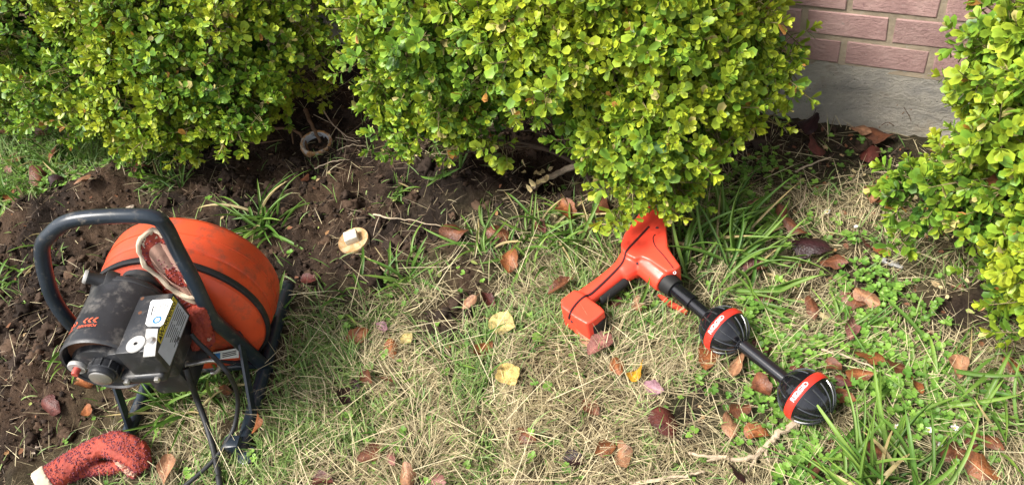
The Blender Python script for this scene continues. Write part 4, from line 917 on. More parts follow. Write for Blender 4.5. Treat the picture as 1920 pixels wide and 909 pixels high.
# ================================================================== GLOVES
def outward(geo):
    me_ = mesh_py('t', *geo); bm = bmesh.new(); bm.from_mesh(me_); bmesh.ops.recalc_face_normals(bm, faces=bm.faces); bm.verts.index_update(); out = [tuple(v.index for v in f.verts) for f in bm.faces]; bm.free(); bpy.data.meshes.remove(me_); return geo[0], out
def rough_geo(geo, amp, sc, seed):
    V, Fc = outward(geo); me_ = mesh_py('t', V, Fc); nn = [v.normal.copy() for v in me_.vertices]; out = []
    for v, n_ in zip(V, nn):
        p = Vector(v); k = mnoise.noise(p * sc + Vector((seed, 0, 0))) * .6 + mnoise.noise(p * sc * 2.7 + Vector((0, seed, 0))) * .6; out.append(tuple(p + n_ * amp * k))
    bpy.data.meshes.remove(me_); return out, Fc
def grit(geo, root, n, seed, keep=lambda p: True):
    V, Fc = outward(geo); r_ = np.random.default_rng(seed); me_ = mesh_py('t', V, Fc); cs = [(p.center.copy(), p.normal.copy(), p.area) for p in me_.polygons]; bpy.data.meshes.remove(me_)
    ar = np.array([c[2] for c in cs]); pick = r_.choice(len(cs), n, p=ar / ar.sum()); pv, pf = ico(1, seed, .5); out = []; of = []
    for i in pick:
        c_, n_, _ = cs[i]
        if mnoise.noise(c_ * 38 + Vector((seed, 0, 0))) < -.15: continue
        b0 = len(out); sz = r_.uniform(.0009, .0023); off = np.array(c_) + np.array(n_) * sz * .3
        out += [tuple(q * sz + off) for q in pv]; of += [tuple(int(k) + b0 for k in f) for f in pf]
    o = link('grit', mesh_py('grit', out, of), M['grit'], root); o['kind'] = 'stuff'
def glove_on_ground():
    o = G(190, 870); root = empty('work_glove', tuple(o)); tag(root, 'red rough rubber glove lying folded on the ground below the motor', 'glove')
    def q(px, py, z): return P(px, py, z) - o
    zb = o[2]
    arm = [q(82, 905, zb + .050), q(112, 885, zb + .050), q(150, 858, zb + .055), q(185, 838, zb + .062), q(212, 832, zb + .062)]
    g = [tube_geo(catmull(arm, 5), np.interp(np.linspace(0, 1, 21), [0, .3, .7, 1], [.036, .033, .027, .026]), 20, True, (1.0, .75))]
    for k in range(4):
        oy = (k - 1.5)
        fp = [q(205 - 2 * oy, 832 + 8 * oy, zb + .062), q(232 - 3 * oy, 838 + 9 * oy, zb + .064), q(258 - 4 * oy, 853 + 9 * oy, zb + .052), q(282 - 8 * abs(oy) - 2 * oy, 872 + 6 * oy, zb + .034)]
        pth = catmull(fp, 5); g.append(tube_geo(pth, np.interp(np.linspace(0, 1, len(pth)), [0, .8, 1], [.0165, .0150, .0100]), 12))
    th = [q(222, 846, zb + .05), q(236, 866, zb + .038), q(250, 882, zb + .022), q(258, 890, zb + .014)]
    g.append(tube_geo(catmull(th, 5), np.linspace(.019, .013, 16), 12)); lo = [q(118, 890, zb + .040), q(150, 880, zb + .032), q(185, 876, zb + .026), q(218, 876, zb + .022), q(236, 868, zb + .03)]
    g.append(tube_geo(catmull(lo, 5), np.linspace(.022, .012, 21), 12))
    gg = remeshed(join_geo(*g), .0032, 5); gg = rough_geo(gg, .0030, 150, 3); part('hand', gg, M['glove'], root); grit(gg, root, 2600, 3)
    we = [q(168, 852, zb + .05), q(186, 845, zb + .058), q(206, 848, zb + .060), q(222, 862, zb + .052), q(238, 878, zb + .038), q(254, 889, zb + .022)]
    part('worn_edge', rough_geo(remeshed(tube_geo(catmull(we, 5), .0085, 10), .0025, 2), .005, 190, 9), M['glove_pale'], root)
    part('cuff_rim', rough_geo(remeshed(tube_geo(catmull([q(74, 911, zb + .05), q(86, 902, zb + .05), q(97, 894, zb + .05)], 4), .0375, 20, True, (1.02, .79)), .004, 3), .001, 80, 1), M['glove_rim'], root)
glove_on_ground()
def glove_on_machine():
    root = empty('work_glove', tuple(MJ)); tag(root, 'open red rubber glove hung behind the motor under the handle, pale lining showing', 'glove')
    def W(l): return MR * l[0] - _F * l[1] + np.array([0, 0, l[2]])
    def q(px, py, f): return W(loc(px, py, f=f))
    # cuff rim loop, from upper left round
    rim = [q(290, 434, .0), q(266, 447, .012), q(259, 470, .022), q(276, 499, .028), q(305, 528, .034), q(340, 552, .040), q(364, 561, .044), q(367, 550, .036), q(352, 526, .022), q(338, 498, .012), q(328, 470, .006), q(315, 444, .002)]
    R0 = catmull(rim, 4, True); n = len(R0); R0 += np.array([[.002 * math.sin(i * .9), .002 * math.cos(i * 1.3), .003 * math.sin(i * .55 + 1)] for i in range(n)]); ctr = R0.mean(0)
    secs = [R0]; end = q(384, 622, .050); end2 = q(378, 648, .054)
    path = [ctr, ctr * .68 + q(372, 590, .046) * .32 + np.array([0, 0, -.035]), ctr * .3 + q(376, 596, .046) * .7 + np.array([0, 0, -.02]), end, end2]
    fl_ = _F[:2] / np.linalg.norm(_F[:2])
    for k, (c_, s_, ff_) in enumerate(zip(path[1:], (.86, .62, .42, .22), (.75, .5, .45, .4))):
        rel = (R0 - ctr) * s_; comp = rel[:, :2] @ fl_; rel[:, :2] -= np.outer(comp * (1 - ff_), fl_); secs.append(rel + c_)
    def loft(S, inset, lo, hi):
        V = []; Fc = []
        for k in range(lo, hi):
            c_ = S[k].mean(0); V += [tuple(c_ + (p - c_) * inset) for p in S[k]]
        m_ = hi - lo
        for k in range(m_ - 1):
            for i in range(n): j = (i + 1) % n; Fc.append((k * n + i, k * n + j, (k + 1) * n + j, (k + 1) * n + i))
        return V, Fc
    dens = []
    for k in range(len(secs) - 1):
        for t in np.linspace(0, 1, 8, endpoint=False): dens.append(secs[k] * (1 - t) + secs[k + 1] * t)
    dens.append(secs[-1])
    ov, of = loft(dens, 1.0, 0, len(dens)); of.append(tuple((len(dens) - 1) * n + i for i in range(n)))
    gh = rough_geo((ov, of), .0012, 150, 7); part('hand', gh, M['glove'], root); grit(gh, root, 1200, 7)
    iv, jf = loft(dens, .66, 0, 27); jf = [f[::-1] for f in jf]; jf.append(tuple(26 * n + i for i in range(n)))
    part('lining', (iv, jf), M['glove_in'], root)
    rp = np.concatenate([R0, R0[:2]]); part('cuff_rim', rough_geo(tube_geo(rp + np.array([0, 0, .001]), .0046, 8, False), .003, 140, 2), M['glove_rim'], root)
    # outer pale band of the cuff
    bv, bf = loft(dens, 1.035, 0, 3); part('cuff_band', (bv, bf), M['glove_rim'], root)
    # finger folds hanging beside the switch box
    for a, b, c_ in (((372, 575), (386, 600), (390, 628)), ((366, 580), (376, 612), (378, 645)), ((378, 590), (370, 622), (366, 652))):
        part('finger', rough_geo(remeshed(tube_geo(catmull([q(*a, .050), q(*b, .056), q(*c_, .058)], 5), np.linspace(.017, .010, 11), 12), .003, 3), .004, 170, a[0]), M['glove'], root)
glove_on_machine()

# ================================================================== LOCATOR
LZ = H1(*P(1200, 520)[:2]) + .004
lo0 = P(1200, 500); locator = empty('pipe_locator', (lo0[0], lo0[1], LZ)); tag(locator, 'red and black pipe locator with two black ball antennas lying on the lawn', 'pipe locator')
LO = np.array([lo0[0], lo0[1], LZ])
def lq(px, py, z): return P(px, py, z + LZ) - LO
def lpoly(pts, z): return [tuple(lq(px, py, z)[:2]) for px, py in pts]
def slab(pts, z0, z1, zref=None):
    return prism_geo(lpoly(pts, z1 if zref is None else zref), z0, z1)
def c5(x_, y_): return (1020 + x_ / 3.787, 400 + y_ / 3.787)
head = [c5(*q) for q in [(548, 250), (545, 210), (570, 140), (640, 40), (720, -60), (830, -40), (865, 40), (870, 130), (880, 240), (970, 370), (935, 395), (870, 415), (745, 325), (690, 305), (648, 320), (585, 290)]]
side_lobe = [c5(*q) for q in [(800, 60), (870, 90), (880, 200), (900, 270), (975, 375), (940, 395), (880, 330), (800, 215), (775, 160)]]
handle_path = [lq(*c5(600, 345), .062), lq(*c5(520, 425), .060), lq(*c5(420, 505), .058), lq(*c5(320, 580), .056), lq(*c5(250, 635), .054)]
foot = [c5(*q) for q in [(215, 535), (265, 560), (400, 655), (432, 690), (375, 740), (305, 785), (215, 735), (120, 660), (118, 610)]]
barrel = tube_geo(catmull([lq(*c5(640, 250), .062), lq(*c5(760, 370), .060), lq(*c5(875, 480), .056)], 4), [.040, .040, .039, .038, .037, .036, .035, .034, .033], 16, True, (1, .95))
neckg = tube_geo(catmull([lq(*c5(660, 330), .058), lq(*c5(590, 395), .058), lq(*c5(540, 430), .058)], 4), np.linspace(.034, .024, 9), 14)
hg = tube_geo(catmull(handle_path, 5), np.interp(np.linspace(0, 1, 21), [0, .15, .5, .85, 1], [.028, .0225, .0215, .023, .026]), 16, True, (1.0, 1.0))
bodyg = remeshed(join_geo(slab(head, .022, .098), slab(side_lobe, .02, .088), barrel, neckg, hg, slab(foot, .008, .082)), .0026, 9, .55)
lbody = part('housing', bodyg, M['loc_red'], locator, True, 70)
bvh = BVHTree.FromPolygons([Vector(v) for v in bodyg[0]], bodyg[1])
def on_body(px, py, lift=.0):
    d = ray(px, py); o_ = CAM - LO; hit = bvh.ray_cast(Vector(o_), Vector(d).normalized())
    return None if hit[0] is None else np.array(hit[0] + hit[1] * lift)
seam_px = catmull([(c5(*q)) for q in [(745, 95), (670, 175), (600, 250), (580, 280), (575, 305), (548, 362), (470, 445), (380, 530), (330, 572), (285, 592), (240, 630), (195, 690), (178, 745)]], 6)
sp = [on_body(*q) for q in seam_px]; sp = [q for q in sp if q is not None]
part('seam', tube_geo(sp, .0028, 8), M['seam'], lbody)
g2 = [on_body(*q) for q in catmull([c5(*q) for q in [(790, 150), (775, 175), (790, 230), (850, 300), (905, 370), (920, 390)]], 5)]; g2 = [q for q in g2 if q is not None]
part('panel_line', tube_geo(g2, .0013, 6), M['seam'], lbody)
for q in ((665, 355), (200, 765), (803, 105)):
    hb = on_body(*c5(*q)); 
    if hb is not None: part('screw_hole', xf(lathe_geo([(0, .0012), (.0032, .0012), (.0040, .0004)], 12, 'z'), Matrix.Translation(Vector(hb)) @ (Vector(CAM - LO) - Vector(hb)).to_track_quat('Z', 'Y').to_matrix().to_4x4()), M['seam'], lbody)
# open battery end, trigger grip, collar
be = [c5(*q) for q in [(425, 688), (300, 778), (305, 828), (350, 845), (435, 755)]]
part('battery_opening', rough_geo(remeshed(slab([c5(*q) for q in [(410, 690), (450, 710), (420, 768), (358, 806), (324, 804), (300, 770)]], .012, .060), .003, 3), .0, 10, 1), M['matte_black'], locator)
fl = [c5(*q) for q in [(215, 735), (290, 780), (300, 835), (255, 820), (180, 780)]]
part('trigger_grip', remeshed(tube_geo(catmull([lq(*c5(575, 470), .048), lq(*c5(480, 540), .046), lq(*c5(385, 610), .044)], 5), .0175, 14, True, (1, .8)), .003, 3), M['matte_black'], locator)
b1, b2 = lq(1358, 619, .058), lq(1512, 743, .055)
axd = (b2 - b1) / np.linalg.norm(b2 - b1); m0 = lq(1249, 527, .060); end = b1 - axd * .015
col = part('collar', tube_geo([m0 + (b1 - m0) * .02, m0 + (b1 - m0) * .17], [.026, .023], 20), M['matte_black'], locator)
mast = part('mast', tube_geo([m0, m0 + (b1 - m0) * .45], .0175, 20), M['gloss_black'], locator)
part('mast', tube_geo([m0 + (b1 - m0) * .28, b1], .0145, 20), M['gloss_black'], locator)
part('mast', tube_geo([b1, b2], .0135, 20), M['gloss_black'], locator)
part('mast_ring', tube_geo([m0 + (b1 - m0) * .43, m0 + (b1 - m0) * .47], .0188, 20), M['gloss_black'], mast)
latch = [c5(*q) for q in [(805, 572), (835, 578), (1020, 690), (1010, 705), (880, 645)]]
part('latch', slab(latch, .012, .019), M['loc_red'], locator, False)
part('mark', xf(lathe_geo([(.0022, 0), (.0034, 0), (.0034, .0004), (.0022, .0004), (.0022, 0)], 16, 'z'), Matrix.Translation(Vector(lq(1265, 511, .089))) @ (Vector(CAM - LO) - Vector(lq(1265, 511, .08))).to_track_quat('Z', 'Y').to_matrix().to_4x4()), M['white_print'], col, False)
def ball(c, R_, name):
    A = Vector(axd); view = Vector(CAM - LO) - Vector(c); vx = (view - A * view.dot(A)).normalized(); vy = A.cross(vx)   # vx: side seen
    # rotate the lettering a little towards the upper left of the ball
    Rm = Matrix((vx, vy, A)).transposed().to_4x4(); Rm.translation = Vector(c)
    prof = [(R_ * math.sin(a), -R_ * math.cos(a)) for a in np.linspace(.02, math.pi - .02, 40)]
    prof = [(r_ + (.0012 if abs(z_) < R_ * .20 else 0), z_) for r_, z_ in prof]
    bo = part(name, xf(lathe_geo(prof, 64, 'z'), Rm), M['gloss_black'], locator, True, 50)
    for i in range(14):
        a = i * 2 * math.pi / 14 + .1
        for sgn in (-1, 1):
            pth = [Rm @ Vector(((R_ + .0006) * math.sin(t) * math.cos(a), (R_ + .0006) * math.sin(t) * math.sin(a), sgn * (R_ + .0006) * math.cos(t))) for t in np.linspace(.16, 1.30, 9)]
            part('rib', tube_geo([np.array(q) for q in pth], .0017, 6), M['rib'], bo)
    for sgn in (-1, 1):
        part('pole_ring', xf(lathe_geo([(.0165, sgn * R_ * .955), (.0195, sgn * R_ * .965), (.0205, sgn * R_ * .93)], 28, 'z'), Rm), M['gloss_black'], bo)
    hw = .0088; bn = part('band', xf(lathe_geo([(R_ - .001, -hw - .001), (R_ + .0008, -hw), (R_ + .0022, -hw * .6), (R_ + .0025, 0), (R_ + .0022, hw * .6), (R_ + .0008, hw), (R_ - .001, hw + .001)], 72, 'z'), Rm), M['band_red'], bo)
    tg_ = text_geo('RIDGID', .0128); out = []
    for x_, y_, z_ in tg_[0]:
        a = -x_ * 1.15 / (R_ + .003) + .02; rr_ = R_ + .0029 - .3 * (abs(y_) / hw) * .001; out.append(Rm @ Vector((rr_ * math.cos(a), rr_ * math.sin(a), y_ * -1.0)))
    part('lettering', (out, tg_[1]), M['white_print'], bn, False)
    for sx in (-1, 1): pass
ball(b1, .0515, 'antenna_ball'); ball(b2, .0535, 'antenna_ball')

# ================================================================== ROUND CAP AND OPEN PIPE
cg = P(662, 447, .018); cz = H1(cg[0], cg[1]); cap = empty('cleanout_plug', (cg[0], cg[1], -.003)); tag(cap, 'round tan pipe plug with pale square nut lying on the soil', 'pipe plug')
tilt = Matrix.Rotation(rad(3), 4, 'X') @ Matrix.Rotation(rad(-4), 4, 'Y')
part('disc', xf(lathe_geo([(0, .016), (.036, .016), (.0395, .0165), (.0425, .018), (.0435, .016), (.0435, .008), (.0410, .006), (.0410, -.02), (0, -.02)], 56, 'z'), tilt), M['cap'], cap, True, 30)
for i in range(3): part('thread', xf(lathe_geo([(.041, .003 - i * .006), (.0425, .0015 - i * .006), (.041, 0 - i * .006)], 56, 'z'), tilt), M['cap_nut'], cap)
nr = Matrix.Rotation(rad(4), 4, 'Z'); part('nut', xf(box_geo(-.0185, .0185, -.0175, .0175, .012, .036, .0026, 2), tilt @ Matrix.Translation((-.002, .004, 0)) @ nr), M['cap_nut'], cap)
part('mark', xf(text_geo('1/2', .014), tilt @ Matrix.Translation((.006, .008, .0404)) @ Matrix.Rotation(rad(20), 4, 'Z')), M['black_print'], cap, False) if False else None
pg = P(592, 268, 0.0); pz = H1(pg[0], pg[1]); pipe = empty('cleanout_pipe', (pg[0], pg[1], -.016)); pipe.scale = (.9, .9, .9); tag(pipe, 'open stained drain pipe end set in dug soil under the left bush', 'pipe')
pt = Matrix.Translation((0, 0, -.004)) @ Matrix.Rotation(rad(9), 4, 'X') @ Matrix.Rotation(rad(6), 4, 'Y')
part('hub_ring', rough_geo(xf(lathe_geo([(.046, .030), (.050, .032), (.055, .030), (.057, .022), (.056, .0), (.052, -.05)], 56, 'z'), pt), .003, 90, 2), M['pipe'], pipe)
ip = [(.046, .030)]
for i in range(9): ip += [(.0445, .026 - i * .0058), (.0425, .0232 - i * .0058)]
ip += [(.043, -.06), (0, -.06)]
part('threaded_bore', xf(lathe_geo(ip, 56, 'z'), pt), M['pipe_in'], pipe, True, 20)

# ================================================================== STICKS, ROOTS, BRANCH
def stick(name, pts, r0, r1, mat, label, cat='stick', side=(), wob=.004):
    W_ = [G(px, py, dz) for px, py, dz in pts]; o = W_[0].copy(); root = empty(name, tuple(o)); tag(root, label, cat)
    r_ = np.random.default_rng(int(pts[0][0] * 7 + pts[0][1])); pth = catmull([q - o for q in W_], 6); pth[1:-1] += r_.normal(0, wob * .35, (len(pth) - 2, 3))
    part('stem', tube_geo(pth, np.linspace(r0, r1, len(pth)), 8), mat, root)
    for sd_ in side:
        w2 = [G(px, py, dz) - o for px, py, dz in sd_]; p2 = catmull(w2, 5); part('side_twig', tube_geo(p2, np.linspace(r0 * .6, r1 * .6, len(p2)), 6), mat, root)
    return root
stick('stick', [(1498, 793, .02), (1460, 812, .025), (1440, 832, .02), (1408, 858, .02), (1350, 856, .02), (1292, 849, .025)], .0075, .003, M['twig'], 'forked tan stick lying below the lower black ball', 'stick', [[(1425, 842, .02), (1412, 868, .015), (1396, 885, .012)], [(1440, 832, .02), (1436, 850, .015), (1442, 866, .01)], [(1350, 856, .02), (1320, 866, .015)]])
br = stick('dead_branch', [(1150, 285, .075), (1110, 300, .075), (1060, 318, .065), (1015, 340, .050), (1000, 350, .045)], .0105, .007, M['twig'], 'broken pale branch under the middle bush with dry cream leaves', 'branch')
stick('root', [(470, 232, .03), (520, 240, .03), (560, 248, .03), (575, 275, .01), (583, 292, 0)], .005, .004, M['root'], 'brown root running along soil left of the open pipe', 'root', [[(430, 262, .015), (480, 268, .02), (530, 262, .02)], [(545, 236, .03), (550, 270, .01)]])
stick('root', [(572, 205, .04), (585, 235, .035), (600, 268, .0)], .007, .005, M['root'], 'thick root poking into the open pipe mouth', 'root')
stick('twig', [(600, 195, .05), (622, 232, .04), (655, 258, .03), (690, 268, .02)], .0024, .0012, M['twig'], 'thin pale twig leaning over soil right of the open pipe', 'twig', [[(588, 215, .05), (622, 232, .04)], [(630, 258, .03), (660, 264, .02), (680, 272, .01)], [(640, 248, .03), (655, 270, .015), (675, 284, .01)]])
stick('twig', [(632, 282, .015), (660, 272, .02), (686, 275, .012)], .0018, .001, M['twig'], 'short curved twig on soil just right of the pipe rim', 'twig')
stick('twig', [(590, 316, .015), (625, 302, .018), (655, 300, .012)], .0022, .0012, M['twig'], 'brown twig on soil below the open pipe', 'twig')
stick('twig', [(700, 402, .03), (730, 408, .03), (775, 414, .02), (835, 425, .015)], .0028, .0012, M['twig'], 'long straw stalk on the soil right of the round plug', 'twig', [[(712, 404, .03), (704, 425, .012), (700, 442, .006)]])
stick('twig', [(1680, 310, .02), (1720, 300, .03), (1760, 296, .035)], .0022, .0014, M['twig'], 'bare twig sticking out of the right bush near the wall', 'twig')
stick('twig', [(1492, 322, .012), (1520, 308, .015), (1558, 295, .01)], .0028, .0018, M['twig'], 'dry twig on the ground in front of the concrete footing', 'twig')
stick('twig', [(1500, 395, .012), (1508, 372, .015), (1512, 345, .012)], .0026, .0016, M['twig'], 'short upright dry twig near the white daisy by the wall', 'twig')
stick('twig', [(1180, 905, .02), (1260, 895, .02), (1320, 884, .02)], .004, .0025, M['twig'], 'pale stick at the bottom edge left of the dark maroon leaf', 'twig')
stick('twig', [(1540, 655, .02), (1600, 672, .025), (1650, 695, .025), (1692, 712, .02)], .0024, .001, M['twig'], 'long pale stalk crossing clover right of the lower ball', 'twig')
# weed stalks against the footing
for i, (px, py, lab) in enumerate([(1690, 248, 'wiry dark weed standing against the concrete footing'), (1785, 140, 'wiry brown weed stalk in front of the bricks by the right bush')]):
    r_ = np.random.default_rng(70 + i); b0 = P(px, py, .0 if i == 0 else .16); root = empty('weed_stalk', tuple(b0)); tag(root, lab, 'weed')
    for j in range(9):
        a = np.array([0, 0, 0.0]); dirv = np.array([r_.normal(0, .5), r_.normal(0, .3), 1.0]); L_ = r_.uniform(.05, .11); p1 = a + dirv * L_ * .5 + r_.normal(0, .008, 3); p2 = a + dirv * L_ + r_.normal(0, .015, 3)
        sx_ = part('stalk', tube_geo(catmull([a, p1, p2], 4), .0008, 4), M['root'], root)
        for k in range(3): part('seed_head', xf(lathe_geo([(0, -.002), (.0018, 0), (0, .003)], 6, 'z'), Matrix.Translation(Vector(p2 * (1 - .18 * k) + r_.normal(0, .006, 3)))), M['root'], sx_)

# pale dry leaves on the dead branch
bo_ = Vector(br.location); r_ = np.random.default_rng(5)
dl = mesh_np('leaf', LT * np.array([1, .6, 1.2]), LF, np.ones((7, 3)) * RIM[:, None], True); dl.materials.append(M['leaf_obj'])
for i in range(16):
    q = Vector(G(1000 + r_.uniform(-14, 40), 330 + r_.uniform(-24, 18), .07 + r_.uniform(-.01, .02))) - bo_; o = link('leaf', dl, None, br)
    o.matrix_basis = Matrix.Translation(q) @ Matrix(rand_rot(r_, 1)[0].tolist()).to_4x4() @ Matrix.Scale(r_.uniform(.020, .030), 4); o.color = (.60, .48, .24, 1)

# ================================================================== FALLEN LEAVES
def fallen_mesh(k):
    r_ = np.random.default_rng(900 + k); nu, nv = 12, 7; V = []; C_ = []; aspect = r_.uniform(.52, .76) if k < 14 else .92; c1 = r_.uniform(.6, 2.4) * r_.choice([-1, 1]); c2 = r_.uniform(-1.6, 1.6); tw = r_.uniform(-1.1, 1.1); (c1, c2, tw) = (c1, c2, tw) if k < 14 else (.5, .3, .15); kink = r_.uniform(-.25, .25)
    for i in range(nu):
        t = i / (nu - 1); wd = aspect * .5 * (math.sin(math.pi * min(1, t * .96 + .035) ** .85) ** .75) * (1 + .10 * math.sin(11 * t + k) + .06 * math.sin(23 * t + 2 * k))
        for j in range(nv):
            s = j / (nv - 1) * 2 - 1; x_ = t - .5; y_ = s * wd; z_ = c1 * .55 * y_ * y_ / max(aspect, .1) + c2 * .30 * (t - .5) ** 2 + .05 * abs(s) * math.sin(9 * t + 3 * s + k) * wd * 2.2
            a = tw * (t - .5) * 1.6; y2 = y_ * math.cos(a) - z_ * math.sin(a); z2 = y_ * math.sin(a) + z_ * math.cos(a)
            V.append((x_, y2 + kink * (t - .5) ** 2, z2)); vein = 1.35 if j == 3 else (.86 if (i + abs(j - 3)) % 3 == 0 else 1.0); C_.append((vein * (1 - .12 * abs(s)),) * 3)
    Fq = [(i * nv + j, (i + 1) * nv + j, (i + 1) * nv + j + 1, i * nv + j + 1) for i in range(nu - 1) for j in range(nv - 1)]
    b0 = len(V)     # stalk
    for x_, z_ in ((-.47, 0), (-.62, .01), (-.76, .05)):
        for a in range(3): V.append((x_, .010 * math.cos(a * 2.1), z_ + .010 * math.sin(a * 2.1))); C_.append((.9, .8, .7))
    for i in range(2):
        for a in range(3): Fq.append((b0 + i * 3 + a, b0 + i * 3 + (a + 1) % 3, b0 + (i + 1) * 3 + (a + 1) % 3, b0 + (i + 1) * 3 + a))
    V = np.array(V); me_ = mesh_np('fallen_leaf', V, np.array(Fq), np.array(C_), True); me_.materials.append(M['dead_leaf']); return me_
FLM = [fallen_mesh(k) for k in range(16)]
PAL = {'brown': (.125, .046, .022), 'red': (.085, .022, .016), 'dark': (.022, .007, .008), 'tan': (.26, .130, .068), 'orange': (.20, .070, .024), 'pink': (.20, .085, .070), 'yellow': (.58, .42, .14), 'olive': (.42, .33, .12), 'mauve': (.25, .13, .15), 'gold': (.46, .24, .02)}
